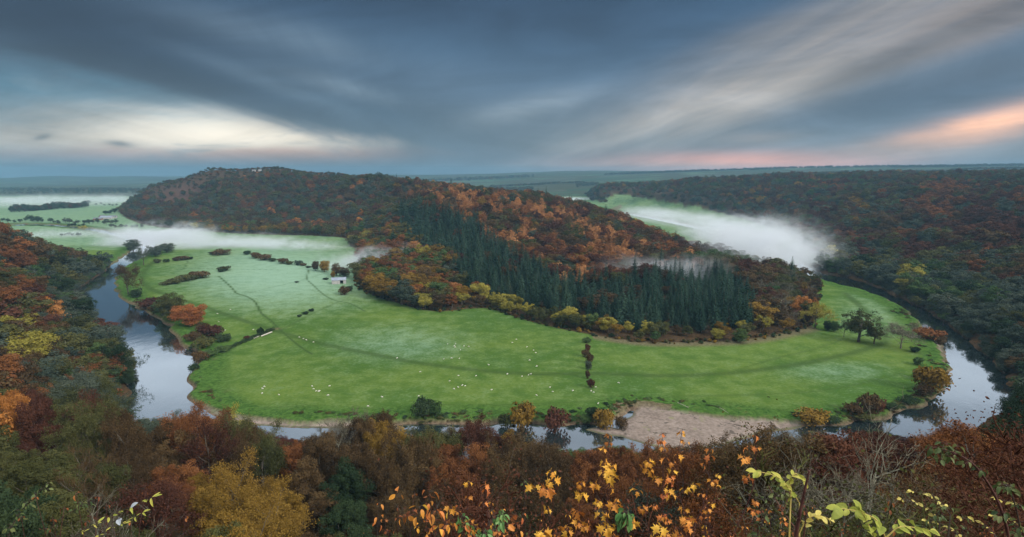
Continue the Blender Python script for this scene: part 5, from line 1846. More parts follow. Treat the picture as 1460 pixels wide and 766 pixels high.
def cluster(g, st, p, n, size, shape, droop=0.5, tint=(0.2, 1.0), stalk=0.6, sm=0.0022):
    a0 = rng.uniform(0, 6.28)
    t0 = rng.uniform(*tint)
    for k in range(n):
        a = a0 + k * 6.28 / n + rng.uniform(-.4, .4)
        d = np.array([math.cos(a), math.sin(a), rng.uniform(-0.1, 0.6)])
        b = p + d * size * stalk * rng.uniform(0.5, 1.0)
        st.tube([p, (p + b) / 2 + [0, 0, size * .1], b], sm, 3)
        d2 = d + np.array([0, 0, -droop * rng.uniform(0.6, 1.7) - 0.3])
        upv = np.array([d[0] * 0.5, d[1] * 0.5, 1.0]) + rng.normal(size=3) * 0.7
        add_leaf(g, b, d2, upv, size * rng.uniform(0.7, 1.15), shape, np.clip(t0 + rng.normal() * .16, 0, 1), rng.uniform(.1, .7), rng.uniform(.1, .9))


def root_at(px, py, Y):
    x, y, z = R(px, py, Y)
    return np.array([x, y, z])


def gz(x, y):
    return float(hill(np.array([float(x)]), np.array([float(y)]))[0][0])


def stem_plant(name, label, cat, px, top, Y, lean=0.0, leafmat=None, shape='maple', size=0.10, nodes=None, clump=4, stem=STEM, r0=0.011, group=None, start=0.02, frac=0.75, tint=(0.1, 1.0), side=0):
    """upright shoot from the ground of the ledge up to its tip; clumps of leaves at nodes counted from the tip"""
    tip = root_at(px, top, Y)
    bx, by = tip[0] - lean, tip[1] + rng.uniform(-.25, .25)
    base = np.array([bx, by, gz(bx, by) - 0.05])
    L = tip[2] - base[2]
    if L < 0.3:
        base[2] = tip[2] - 0.3
        L = 0.3
    loc = base.copy()
    mid1 = base + (tip - base) * 0.35 + np.array([rng.normal() * .05, rng.normal() * .05, 0]) * L
    mid2 = base + (tip - base) * 0.7 + np.array([rng.normal() * .025, rng.normal() * .025, 0]) * L
    path = np.array(spline([base, mid1, mid2, tip], 5))
    st, lf = Geo(), Geo()
    st.tube(path - loc, np.linspace(r0, r0 * 0.3, len(path)), 5)
    s = np.linspace(0, 1, len(path))
    vis = min(1.0, 1.7 / L)
    nodes = nodes or max(4, int(9 * frac))
    for k in range(nodes):
        t = max(0.02, 1 - start - vis * frac * ((k + (rng.uniform(-.35, .35) if k else 0)) / nodes) ** 1.1)
        p = np.array([np.interp(t, s, path[:, j]) for j in range(3)]) - loc
        if k > 1 and side:
            o = np.array([rng.normal(), rng.normal(), .5]) * side
            st.tube([p, p + o * .5, p + o], [r0 * .4, r0 * .3, r0 * .2], 3)
            p = p + o
        m = max(2, int(clump * rng.uniform(.6, 1.3)))
        cluster(lf, st, p, m, size * (0.85 if k else 0.75) * rng.uniform(.75, 1.15), shape, 0.6, tint)
    r = empty(name, tuple(loc))
    link(bpy.data.objects.new('stem', st.mesh('stem', stem, True)), r)
    link(bpy.data.objects.new('foliage', lf.mesh('foliage', leafmat)), r)
    return tag(r, label, cat, group)


def spray(name, label, cat, pts, Y, leafmat, shape, size, pairs, stem=STEM_Y, r0=0.004, group=None, tint=(.1, 1), base=None, base_stem=STEM_B, extra=None):
    """leaves in pairs along an arching stalk; pts: the stalk in the photograph from its foot to its tip at depth Y"""
    W_ = [root_at(px, py, Y + dy) for px, py, dy in pts]
    path = np.array(spline(W_, 8))
    loc = path[0].copy()
    st, lf = Geo(), Geo()
    st.tube(path - loc, np.linspace(r0, r0 * .4, len(path)), 5)
    n = len(path)
    for k in range(pairs):
        t = 0.22 + 0.76 * k / max(pairs - 1, 1)
        i = min(int(t * (n - 1)), n - 2)
        d = path[i + 1] - path[i]
        d /= np.linalg.norm(d)
        sd = np.cross(d, [0, 0, 1.0]); sd /= max(np.linalg.norm(sd), 1e-6)
        for sgn in (-1, 1):
            off = (path[i + 1] - path[i]) * rng.uniform(-.8, .8)
            add_leaf(lf, path[i] - loc + off, d * rng.uniform(.3, 1.0) + sgn * sd * rng.uniform(.5, 1.0) + [0, 0, rng.uniform(-.6, .35)], np.array([rng.normal() * .6, -.55 + rng.normal() * .4, 1.0]), size * rng.uniform(.55, 1.25), shape, rng.uniform(*tint), rng.uniform(.05, .5), rng.uniform(0, .6))
    add_leaf(lf, path[-1] - loc, path[-1] - path[-2], np.array([0, -.5, 1.0]), size, shape, rng.uniform(*tint))
    r = empty(name, tuple(loc))
    # the shoot that carries it goes down to the ledge
    g0 = gz(loc[0], loc[1])
    if loc[2] - g0 > 0.05:
        st.tube([np.array([0, 0.05, g0 - .05 - loc[2]]), np.array([0.03, .02, (g0 - loc[2]) * .5]), np.zeros(3)], [r0 * 2.2, r0 * 1.8, r0], 5)
    link(bpy.data.objects.new('stem', st.mesh('stem', stem, True)), r)
    link(bpy.data.objects.new('foliage', lf.mesh('foliage', leafmat)), r)
    return tag(r, label, cat, group)


def build_near_plants():
    G1 = 'orange leaved saplings at the viewpoint'
    for px, top, Y, lean, size, n, m, mat, lb in [
        (868, 618, 6.0, .05, .095, 8, 4, M_MAPLE, 'tallest orange maple sapling, tip against the river left of the sand bar'),
        (944, 617, 6.0, -.04, .095, 10, 4, M_PINK, 'orange maple sapling with its tip over the left part of the sand bar'),
        (973, 612, 6.2, -.06, .095, 10, 4, M_MAPLE, 'orange maple sapling with its tip over the middle of the sand bar'),
        (787, 671, 5.0, .02, .115, 7, 5, M_MAPLE, 'large leaved yellow orange maple left of the main sapling clump'),

        (829, 688, 5.0, .0, .105, 7, 5, M_MAPLE, 'yellow orange sapling in the left half of the sapling clump'),
        (872, 666, 5.0, .06, .120, 7, 5, M_MAPLE, 'broad orange maple in the middle of the sapling clump'),

        (926, 658, 5.4, .03, .105, 8, 5, M_MAPLE, 'bushy orange sapling left of the two tall ones'),
        (1012, 638, 5.6, .12, .085, 6, 3, M_PINK, 'slim leaning orange sapling right of the tall ones'),
        (1025, 676, 6.0, .02, .085, 4, 4, M_MAPLE, 'short yellow orange sapling right of the slim leaning one'),
        (1077, 620, 4.8, .30, .085, 7, 4, M_PINK, 'leaning salmon orange sapling beside the yellow green leaf spray'),
        (669, 686, 5.4, .02, .085, 3, 4, M_MAPLE, 'small yellow tufted sapling left of the clump'),
        (692, 690, 5.2, .02, .085, 6, 4, M_PINK, 'salmon tufted sapling left of the clump'),

        (980, 740, 4.2, .0, .09, 4, 5, M_PINK, 'low orange sapling at the foot of the tall ones'),
        (940, 750, 4.0, .0, .10, 3, 5, M_MAPLE, 'low golden orange sapling at the bottom of the clump')]:
        stem_plant('maple_sapling', lb, 'sapling', px, top, Y, lean, mat, 'maple', size * .72, n + 2, m, STEM, .008, G1, side=.085)
    G2 = 'orange shoots at the viewpoint'
    for px, top, Y, lean, n, mat, lb in [(612, 699, 4.4, -.05, 8, M_PINK, 'tall shoot with oval orange leaves left of the maples'), (598, 722, 4.2, .03, 8, M_MAPLE, 'bushy shoot with oval orange leaves'), (640, 728, 4.2, -.04, 7, M_MAPLE, 'leafy orange shoot right of the tall oval leaved one'), (541, 716, 4.8, .02, 6, M_PINK, 'tufted salmon shoot at the left end of the orange shoots'),
                                         (567, 702, 4.6, -.1, 3, M_MAPLE, 'shoot carrying two single orange leaves'), (660, 742, 4.2, .05, 5, M_PINK, 'low salmon shoot below the yellow tufted sapling'), (625, 752, 3.8, 0, 5, M_MAPLE, 'low orange shoot at the bottom edge'), (720, 745, 4.4, .03, 5, M_PINK, 'low pinkish shoot beside the green rosette'), (742, 735, 4.8, .0, 5, M_PINK, 'slim pinkish shoot right of the green rosette')]:
        stem_plant('orange_shoot', lb, 'shoot', px, top, Y, lean, mat, 'oval', .085, n, 3, STEM_B, .006, G2, side=.05)
    # green rosettes
    for px, top, Y, lb in [(892, 728, 3.4, 'fresh green leafy shoot among the orange saplings'), (716, 730, 3.6, 'fresh green leafy shoot left of the maples'), (658, 735, 4.2, 'small green leafy sprig among oval orange leaves'), (690, 757, 3.8, 'low green leafy sprig at the bottom edge')]:
        stem_plant('green_shoot', lb, 'shoot', px, top, Y, 0, M_GREEN, 'oval', .066, 6, 4, STEM_B, .006, 'green shoots among the orange ones', frac=.14)
    stem_plant('berry_stem', 'thin stem with small pale green leaves right of the salmon sapling', 'stem', 748, 686, 4.9, .03, M_OLIVE, 'oval', .05, 8, 3, STEM_B, .006, side=.03)
    # yellow green sprays on the right
    spray('leaf_spray', 'yellow green leaf spray on a long yellow stalk', 'leaves', [(1140, 718, 0), (1128, 700, 0), (1108, 680, 0), (1078, 672, 0)], 3.3, M_LIME, 'oval', .062, 9, group='yellow green sprays', tint=(.2, 1))
    spray('leaf_spray', 'upper right arm of the yellow green spray', 'leaves', [(1128, 700, .05), (1126, 684, .05), (1136, 676, .05), (1147, 688, .05)], 3.3, M_LIME, 'oval', .058, 6, group='yellow green sprays', tint=(.3, 1))
    spray('leaf_spray', 'small yellow spray beside the dark upright cane', 'leaves', [(1140, 760, 0), (1150, 742, 0), (1165, 735, 0), (1182, 740, 0)], 3.3, M_YEL, 'oval', .05, 8, group='yellow green sprays')
    spray('leaf_spray', 'large lime spray with long pointed leaves, left arm', 'leaves', [(1262, 766, 0), (1250, 742, 0), (1225, 730, 0), (1198, 725, 0)], 2.6, M_LIME, 'oval', .068, 7, group='yellow green sprays', tint=(0, .7))
    spray('leaf_spray', 'large lime spray with long pointed leaves, middle arm', 'leaves', [(1250, 775, 0), (1243, 758, 0), (1236, 744, 0), (1228, 728, 0)], 2.5, M_LIME, 'oval', .064, 6, group='yellow green sprays', tint=(0, .5))
    spray('leaf_spray', 'large lime spray with long pointed leaves, right arm', 'leaves', [(1262, 768, 0), (1282, 752, 0), (1302, 752, 0), (1326, 757, 0)], 2.6, M_LIME, 'oval', .066, 6, group='yellow green sprays', tint=(0, .7))
    spray('leaf_spray', 'yellow leafed twig reaching right over the dark slope', 'leaves', [(95, 772, 0), (135, 748, 0), (175, 728, 0), (220, 708, 0)], 3.4, M_LIME, 'long', .05, 9, STEM_B, group='yellow twigs on the dark left', tint=(.3, 1))
    spray('leaf_spray', 'lower yellow leafed twig on the dark slope', 'leaves', [(120, 775, 0), (150, 758, 0), (180, 744, 0), (205, 730, 0)], 3.5, M_LIME, 'long', .045, 7, STEM_B, group='yellow twigs on the dark left', tint=(.3, 1))
    spray('leaf_spray', 'twig end with two silver leaves on the dark left slope', 'leaves', [(160, 745, 0), (172, 738, 0), (180, 730, 0), (186, 724, 0)], 3.3, M_PALE, 'oval', .055, 1, STEM_B, group='silver leaves')
    for px, py, lb in [(1345, 742, 'pale yellow leaved twig left of the arching bramble'), (1395, 738, 'pale yellow leaved twig under the arching bramble'), (1448, 712, 'pale yellow leaved twig at the far right'), (1440, 735, 'lower pale yellow leaved twig at the far right'), (1310, 712, 'orange yellow twig above the lime spray'), (1325, 700, 'small orange yellow twig among bare branches')]:
        spray('leaf_spray', lb, 'leaves', [(px + 30, py + 34, 0), (px + 16, py + 16, 0.1), (px, py + 6, 0.1), (px - 26, py, 0)], 4.2, M_YEL, 'oval', .04, 5, STEM_B, group='pale yellow twigs on the right', tint=(0, .9))
    # dark canes
    def cane(pts, Y, r, lb, mat=STEM_B, leaves=0, lm=M_OLIVE, size=.05, name='bramble_cane', group='dark canes at the viewpoint'):
        W_ = [root_at(px, py, Y) for px, py in pts]
        path = np.array(spline(W_, 8))
        loc = path[0].copy()
        gq = gz(loc[0], loc[1])
        st = Geo()
        full = np.concatenate([[[loc[0], loc[1], min(gq - .05, loc[2] - .1)]], path]) - loc
        st.tube(full, np.linspace(r, r * .35, len(full)), 6)
        for k in range(len(full) * 2):
            i = rng.integers(1, len(full) - 1)
            d = rng.normal(size=3); d /= np.linalg.norm(d)
            st.tube([full[i], full[i] + d * r * 2.2], [r * .3, .0003], 3)
        rt = empty(name, tuple(loc))
        if leaves:
            lf = Geo()
            tw = Geo()
            for k in range(leaves):
                i = rng.integers(len(full) // 4, len(full))
                cluster(lf, tw, full[i] + rng.normal(size=3) * .02, 3, size * rng.uniform(.7, 1.2), 'oval', .3, (.0, .9))
            link(bpy.data.objects.new('foliage', lf.mesh('foliage', lm)), rt)
            st.v += tw.v; st.q += [q + st.n for q in tw.q]; st.t += [q + st.n for q in tw.t]; st.qt += tw.qt; st.tt += tw.tt; st.n += tw.n
        link(bpy.data.objects.new('stem', st.mesh('stem', mat, True)), rt)
        return tag(rt, lb, 'bramble', group)

    cane([(1131, 790), (1138, 745), (1147, 700), (1154, 671)], 3.0, .013, 'thick dark upright cane right of the yellow green spray', STEM)
    cane([(1143, 790), (1147, 755), (1150, 725)], 3.1, .007, 'short dark cane beside the thick upright one', STEM)
    cane([(1442, 790), (1432, 740), (1412, 695), (1385, 660), (1352, 643), (1338, 645)], 3.6, .011, 'long dark bramble cane arching over the right of the slope', STEM, 22)
    cane([(1300, 790), (1312, 760), (1335, 735), (1345, 722)], 4.2, .006, 'thin bramble cane leaning below the bare branches', STEM_B, 10)
    cane([(1458, 790), (1452, 740), (1440, 700), (1428, 690)], 4.0, .006, 'bramble cane at the far right edge', STEM_B, 14)
    cane([(1070, 790), (1085, 750), (1100, 715), (1112, 700)], 4.2, .005, 'leafy green bramble cane left of the yellow green spray', STEM_B, 12, M_OLIVE, .045)
    cane([(5, 790), (20, 745), (45, 712), (68, 690)], 4.6, .006, 'leafy bramble cane at the far left', STEM_B, 16, M_OLIVE, .045)
    cane([(60, 790), (75, 750), (110, 725), (122, 716)], 4.6, .005, 'leafy bramble cane right of the one at the far left', STEM_B, 12, M_OLIVE, .04)
    # bare dark twigs standing up from the undergrowth
    spots = [(px, py) for px, py in [(50, 706), (92, 722), (108, 702), (140, 705), (152, 718), (208, 700), (30, 735), (125, 740), (240, 720), (265, 735), (185, 742), (75, 738)]]
    for i, (px, py) in enumerate(spots):
        stem_plant('dead_stem', f'thin dark stem on the dark left slope, {round(px / 14.6)}% across and {round(py / 7.66)}% down', 'stem', px, py, rng.uniform(4.2, 5.2), rng.normal() * .08, M_RUSTY, 'oval', .045, 3, 2, STEM, .006, 'dark stems on the left', side=.03)
    for i in range(34):
        px = rng.uniform(535, 1130)
        py = rng.uniform(700, 758)
        mt = [M_RUSTY, M_RUSTY, M_PINK, M_MAPLE][i % 4]
        stem_plant('red_stem', f'thin red stem with small {["rusty", "rusty", "salmon", "orange"][i % 4]} leaves, {round(px / 14.6)}% across and {round(py / 7.66)}% down', 'stem', px, py, rng.uniform(4.6, 6.5), rng.normal() * .1, mt, 'oval' if i % 2 else 'maple', rng.uniform(.035, .06), 6, 3, STEM, .006, 'red stems between the saplings', side=.06)
    for i in range(26):
        px = rng.uniform(1120, 1455)
        py = rng.uniform(715, 762)
        stem_plant('red_stem', f'thin dark stem with small {["green", "rusty"][i % 2]} leaves on the right slope, {round(px / 14.6)}% across and {round(py / 7.66)}% down', 'stem', px, py, rng.uniform(4.4, 6.5), rng.normal() * .2, [M_OLIVE, M_RUSTY][i % 2], 'oval', rng.uniform(.03, .05), 5, 3, STEM_B, .005, 'dark stems on the right slope', side=.08)


def build_brush():
    """bushes of the steep slope under the viewpoint"""
    n = 0
    pts = []
    for k in range(6000):
        x, y = rng.uniform(-60, 75), rng.uniform(7, 62)
        if all((x - a) ** 2 + (y - b) ** 2 > 2.5 ** 2 for a, b in pts):
            pts.append((x, y))
    pts = np.array(pts)
    z = hill(pts[:, 0], pts[:, 1])[0]
    px, py = project(pts[:, 0], pts[:, 1], z + 2.6)
    lim = np.interp(px, [0, 480, 560, 700, 850, 980, 1040, 1110, 1200, 1300, 1400, 1460], [752, 752, 742, 735, 712, 690, 672, 668, 662, 655, 645, 640])
    dz = (-SP + (383 - lim) / F * CP) / (CP + (383 - lim) / F * SP)
    hmax = H + dz * pts[:, 1] - z
    h = np.minimum(rng.uniform(1.8, 4.2, len(pts)), hmax)
    ok = (h > 1.0) & (px > -250) & (px < 1800) & (py < 900)
    print('BRUSH', ok.sum())
    order = np.where(ok)[0]
    order = order[np.argsort(np.hypot(*pts[order].T))][:290]
    for i in order:
        t = ['maroon', 'rust', 'maroon', 'brown', 'rust', 'olive', 'brown'][rng.integers(0, 7)] if px[i] > 520 and not 1085 < px[i] < 1290 else ['olive', 'brown', 'dark', 'maroon', 'brown', 'olive', 'green'][rng.integers(0, 7)] if px[i] > 520 else ['brown', 'olive', 'dark', 'maroon'][rng.integers(0, 4)]
        plant('brush_bush', 'brush', t, (pts[i, 0], pts[i, 1], z[i]), h[i], f"{LOOK[t].replace('leafy tree', 'twiggy bush').replace('tree', 'twiggy bush')} below the viewpoint, {where(pts[i, 0], pts[i, 1], z[i] + h[i] * .7)}", 'bush', 'twiggy bushes on the slope below the viewpoint', h[i] * rng.uniform(1.0, 1.4), parts=('stems', 'foliage'))
    # pale bare little trees among them
    for px, top, Y, h, lb in [(1245, 622, 30, 7.0, 'pale bare tree with crooked stem right of centre on the near right slope'), (1222, 640, 27, 6.0, 'smaller pale bare tree with leaning stem on the near right slope'), (1290, 640, 33, 6.5, 'pale bare tree right of the crooked ones'), (1330, 668, 24, 4.5, 'low tangle of pale bare branches at the right'), (1120, 634, 40, 7, 'pale bare tree below the end of the sand bar')]:
        x, y, zt = R(px, top, Y)
        zb = gz(x, y)
        hh = zt - zb
        print('BARE', px, round(hh, 1))
        hh = max(hh, 3.0)
        plant('bare_tree', 'twig_open', 'grey', (x, y, zb), hh, lb, 'tree', 'pale bare trees on the near right slope', max(hh * .95, 5.5))


# ------------------------------------------------------------------ air, mist, sky and light
def build_haze():
    m = start_mat('haze')
    v = E.tree.nodes.new('ShaderNodeVolumePrincipled')
    v.inputs['Color'].default_value = (*HAZE_COL, 1)
    v.inputs['Density'].default_value = HAZE_D
    v.inputs['Anisotropy'].default_value = 0.0
    finish(v.outputs[0], 'Volume')
    g = Geo()
    g.box(-11900, 11900, -11900, 11900, -6, 250)
    me = g.mesh('haze', m)
    o = tag(mesh_obj('haze', me), 'thin blue air over the whole valley', None, None, 'stuff')
    o.display_type = 'WIRE'


def mist(label, c, half, rz, dens, scale=1.0, seed=0.0, flat=1.0, cover=0.0):
    m = start_mat('mist')
    p = obj_coord()
    x, y, z = sep(p)
    r2 = x * x + y * y
    n = noise(comb(x * half[0] * 0.016 * scale + seed, y * half[1] * 0.016 * scale, z * half[2] * 0.030 * scale), 1.0, 5, 0.62, 0.4)
    zr = z * 0.5 + 0.5
    prof = smooth(zr, 1.0, 0.35 * flat) * smooth(zr, 0.0, 0.06)
    body = (smooth(E.m('SQRT', r2) + (n - 0.5) * 1.5, 1.0, 0.25)) * smooth(E.m('SQRT', r2), 1.0, 0.72)
    n2 = noise(comb(x * half[0] * 0.06 * scale + seed, y * half[1] * 0.06 * scale, z * half[2] * 0.09 * scale), 1.0, 4, 0.6, 0.6)
    wisp = smooth(n * 0.7 + n2 * 0.3 - zr * 0.30 + cover, 0.34, 0.54)
    d = body * prof * wisp * dens
    v = E.tree.nodes.new('ShaderNodeVolumePrincipled')
    v.inputs['Color'].default_value = (0.86, 0.90, 0.94, 1)
    E.tree.links.new(d.s, v.inputs['Density'])
    v.inputs['Anisotropy'].default_value = 0.1
    finish(v.outputs[0], 'Volume')
    g = Geo()
    g.box(-1, 1, -1, 1, -1, 1)
    me = g.mesh('mist_bank', m)
    o = mesh_obj('mist_bank', me, None, c)
    o.scale = half
    o.rotation_euler = (0, 0, rz)
    tag(o, label, None, None, 'stuff')


def build_mist():
    for a in MIST:
        mist(*a)


MIST = [
    ('thick white mist bank over the river right of the middle hill', (345, 790, 32), (120, 130, 54), 0.2, 0.055, 1.8, 3.0, 1.0, 0.055),
    ('billow of white mist behind the thick bank right of the middle hill', (430, 1060, 26), (130, 210, 42), 0.1, 0.036, 1.4, 17.0, 1.0, 0.05),
    ('long white mist filling the valley behind the middle hill', (430, 1520, 17), (150, 480, 24), 0.06, 0.016, 1.0, 9.0, 1.0, 0.04),
    ('white puff of mist rising from the left river bend', (-625, 1010, 18), (120, 95, 30), 0.5, 0.070, 2.2, 5.0, 1.0, 0.075),
    ('shred of mist between the river bend and the frosty field', (-500, 955, 12), (150, 70, 22), 0.22, 0.050, 2.2, 14.0, 1.0, 0.055),
    ('thin mist drifting over the frosty field', (-375, 935, 9), (150, 60, 18), -0.25, 0.046, 2.4, 61.0, 1.0, 0.045),
    ('pale mist over the fields left of the river bend', (-860, 1120, 10), (190, 90, 16), 0.1, 0.024, 2.0, 71.0, 1.0, 0.02),
    ('long mist bank lying across the far left valley', (-2000, 2450, 20), (1100, 620, 34), 0.1, 0.0085, 0.60, 21.0, 1.0, 0.025),
    ('smoky wisp of mist rising behind the barn', (-165, 745, 16), (115, 50, 24), 0.25, 0.045, 1.5, 31.0, 1.0, 0.07),
    ('faint wisp of mist among the larches', (165, 610, 28), (95, 45, 20), 0.2, 0.024, 1.5, 41.0, 1.0, 0.04),
    ('white mist patch in the far valley beyond the ridge', (180, 2680, 8), (260, 180, 12), 0.0, 0.03, 0.7, 51.0, 1.0, 0.1),
]
HAZE_D = 9.5e-5
HAZE_COL = (0.22, 0.43, 0.60)
SUN_EL, SUN_AZ = math.radians(31), math.radians(128)      # azimuth clockwise from +Y (to the right of the view)


def build_world():
    w = bpy.data.worlds.new('World')
    SC.world = w
    w.use_nodes = True
    w.node_tree.nodes.clear()
    E.tree = w.node_tree
    tc = E.tree.nodes.new('ShaderNodeTexCoord')
    x, y, z = sep(E(tc.outputs['Generated']))
    yy = E.m('MAXIMUM', y, 0.2)
    U = x / yy                       # bearing and height of the sky in front
    Vv = z / yy
    fwd = smooth(y, 0.12, 0.4)
    zz = E.m('MAXIMUM', z, 0.0) + 0.06
    cx, cy = x / zz, y / zz
    # streaks drawn out by the wind: they run towards one point of the horizon
    s1 = noise(comb(cx * 1.1 + cy * 0.10, cy * 0.16, 0.0), 1.0, 6, 0.58, 0.5)
    s2 = noise(comb(cx * 0.45 + cy * 0.10 + 7.0, cy * 0.11, 3.0), 1.0, 5, 0.55, 0.8)
    s3 = noise(comb(U * 3.0, Vv * 16.0, 5.0), 1.6, 6, 0.6, 0.5)
    el = z
    base = ramp(E.m('ADD', el, 0.0), [(0.0, srgb(118, 136, 148)), (0.05, srgb(124, 141, 152)), (0.12, srgb(106, 128, 147)), (0.20, srgb(78, 106, 130)), (0.28, srgb(48, 74, 98))])
    col = base

    def uv(px, py):
        d = ray(px, py)
        return d[0] / d[1], d[2] / d[1]

    def blob(px, py, sx, sy, rot, colour, amt, nz=None, k=0.9, power=1.0):
        nonlocal col
        u0, v0 = uv(px, py)
        r = math.radians(rot)
        du, dv = U - u0, Vv - v0
        a = (du * math.cos(r) + dv * math.sin(r)) * (F / sx)
        b = (dv * math.cos(r) - du * math.sin(r)) * (F / sy)
        q = a * a + b * b
        g = E.m('EXPONENT', q * -0.5)
        if nz is not None:
            g = g * (smooth(nz, 0.30, 0.68) * k + (1 - k))
        g = (g * amt * fwd).clamp()
        col = mixc(g, col, srgb(*colour))

    blob(110, 40, 320, 62, -14, (20, 30, 44), 1.0)
    blob(330, 100, 220, 28, -17, (40, 57, 76), .85, s1, .5)
    blob(560, 165, 150, 22, -16, (74, 98, 118), .75)
    blob(690, 15, 240, 34, -6, (36, 53, 72), .9, s2, .4)
    blob(850, 90, 200, 70, 0, (76, 100, 124), .6, s2, .5)
    # the clear gap low on the left: bright below a slanting cloud edge
    u1, v1 = uv(0, 75)
    u2, v2 = uv(300, 150)
    u3, v3 = uv(665, 226)
    sl = (v3 - v1) / (u3 - u1)
    edge = Vv - (U - u1) * sl - v1 + (s1 - 0.5) * 0.07 + (s2 - 0.5) * 0.05
    gap = smooth(edge, 0.012, -0.045) * smooth(U, u3 + 0.03, u3 - 0.22) * fwd
    up = uv(0, 218)[1]
    gap = gap * smooth(Vv, up - 0.03, up + 0.03)
    tealc = mixc(smooth(Vv + (s3 - 0.5) * 0.05, 0.155, 0.055), srgb(104, 152, 172), srgb(272, 252, 226))
    tealc = mixc(smooth(Vv + (s3 - 0.5) * 0.03, 0.052, 0.030), tealc, srgb(252, 198, 168))
    tealc = mixc(smooth(U, -0.45, -0.95) * 0.75, tealc, mixc(smooth(Vv, 0.10, 0.03), srgb(66, 98, 116), srgb(150, 150, 150)))
    tealc = mixc(smooth(s3, 0.50, 0.70) * 0.5, tealc, srgb(128, 146, 154))
    col = mixc(gap * 0.97, col, tealc)
    blob(420, 55, 120, 16, -12, (122, 138, 150), .5, s1)
    blob(505, 128, 70, 9, -14, (136, 152, 164), .55, s1)
    blob(390, 120, 90, 8, -20, (112, 130, 144), .4, s1)
    blob(755, 155, 62, 11, 12, (166, 176, 182), .75, s3, .5)
    blob(640, 215, 90, 30, 0, (104, 126, 142), .45)
    blob(900, 185, 160, 36, 12, (138, 152, 162), .45, s2, .6)
    blob(1060, 140, 120, 26, 18, (232, 218, 204), .95, s1, .5)
    blob(1000, 165, 120, 12, 14, (190, 186, 182), .5, s1)
    blob(1220, 45, 220, 26, 22, (190, 172, 156), .95, s1, .7)
    blob(1180, 20, 130, 16, 20, (186, 172, 158), .6, s1, .7)
    blob(1420, 20, 120, 24, 20, (176, 148, 124), .8, s1, .7)
    blob(1330, 60, 150, 12, 22, (104, 100, 98), .75, s1, .4)
    blob(1390, 110, 150, 22, 16, (84, 92, 102), .85, s2, .3)
    blob(1300, 150, 170, 22, 10, (84, 104, 124), .85, s2, .3)
    blob(1190, 190, 170, 18, 6, (112, 130, 146), .7, s1, .4)
    blob(1400, 182, 95, 14, 14, (320, 236, 186), 1.0, s3, .45)
    blob(1350, 200, 90, 9, 8, (214, 178, 160), .7, s3, .5)
    blob(1075, 198, 40, 6, 3, (200, 184, 176), .55, s3, .4)
    blob(980, 215, 150, 14, 4, (160, 168, 174), .5, s3, .4)
    blob(1085, 233, 110, 9, 0, (345, 222, 178), 1.0, s3, .15)
    blob(960, 238, 110, 6, 0, (250, 200, 178), .8, s3, .3)
    blob(1250, 222, 200, 12, 2, (168, 168, 168), .6)
    blob(170, 205, 14, 3, -6, (70, 88, 104), .7)
    blob(60, 196, 10, 3, 12, (74, 92, 108), .6)
    blob(620, 217, 30, 4, -8, (112, 122, 132), .6)
    # long soft streaks over everything
    st = smooth(s1, 0.25, 0.78)
    s4 = noise(comb(U * 1.5 + Vv * 1.8, Vv * 7.5 - U * 0.9, 11.0), 1.5, 8, 0.62, 0.7)
    lit = E.m('ADD', st * 0.20 + smooth(s4, 0.28, 0.72) * 0.38, 0.72)
    col = mixc(1.0, col, comb(lit * 0.93, lit, lit * 1.07), 'MULTIPLY')
    # out of view, overhead and behind, the sky is brightened to light the land
    over = E.m('MAXIMUM', smooth(Vv, 0.284, 0.322) * fwd, smooth(z, 0.34, 0.5))
    band = (Vv - 0.36) * 14.0  # bright strip added just above the view for the river to mirror
    band = E.m('EXPONENT', band * band * -1.0) * fwd
    back = 1.0 - fwd
    bright = ramp(z, [(0.0, (0.20, 0.22, 0.25)), (0.36, (0.40, 0.46, 0.54)), (0.62, ZEN_A), (1.0, ZEN_B)])
    bright = mixc(band, bright, (0.74, 0.82, 0.90))
    bright = mixc(1.0, bright, comb(lit, lit, lit), 'MULTIPLY')
    col = mixc(E.m('MAXIMUM', over, back), col, bright)
    sky = E.tree.nodes.new('ShaderNodeTexSky')
    sky.sky_type = 'NISHITA'
    sky.sun_disc = False
    sky.sun_elevation = SUN_EL
    sky.sun_rotation = SUN_AZ
    sky.air_density = 1.0
    sky.dust_density = 2.0
    STR = 0.1
    scaled = mixc(1.0, col, (1 / STR * SKY_GAIN, 1 / STR * SKY_GAIN, 1 / STR * SKY_GAIN), 'MULTIPLY')
    # thin cloud lets a little of the clear sky through
    total = mixc(0.06, scaled, E(sky.outputs[0]))
    bg = E.tree.nodes.new('ShaderNodeBackground')
    E.tree.links.new(total.s, bg.inputs['Color'])
    bg.inputs['Strength'].default_value = STR
    o = E.tree.nodes.new('ShaderNodeOutputWorld')
    E.tree.links.new(bg.outputs[0], o.inputs['Surface'])
    w.cycles.sampling_method = 'MANUAL'
    w.cycles.sample_map_resolution = 1024


ZEN_A = (0.85, 0.90, 0.96)
ZEN_B = (2.7, 2.75, 2.80)
SKY_GAIN = 0.41


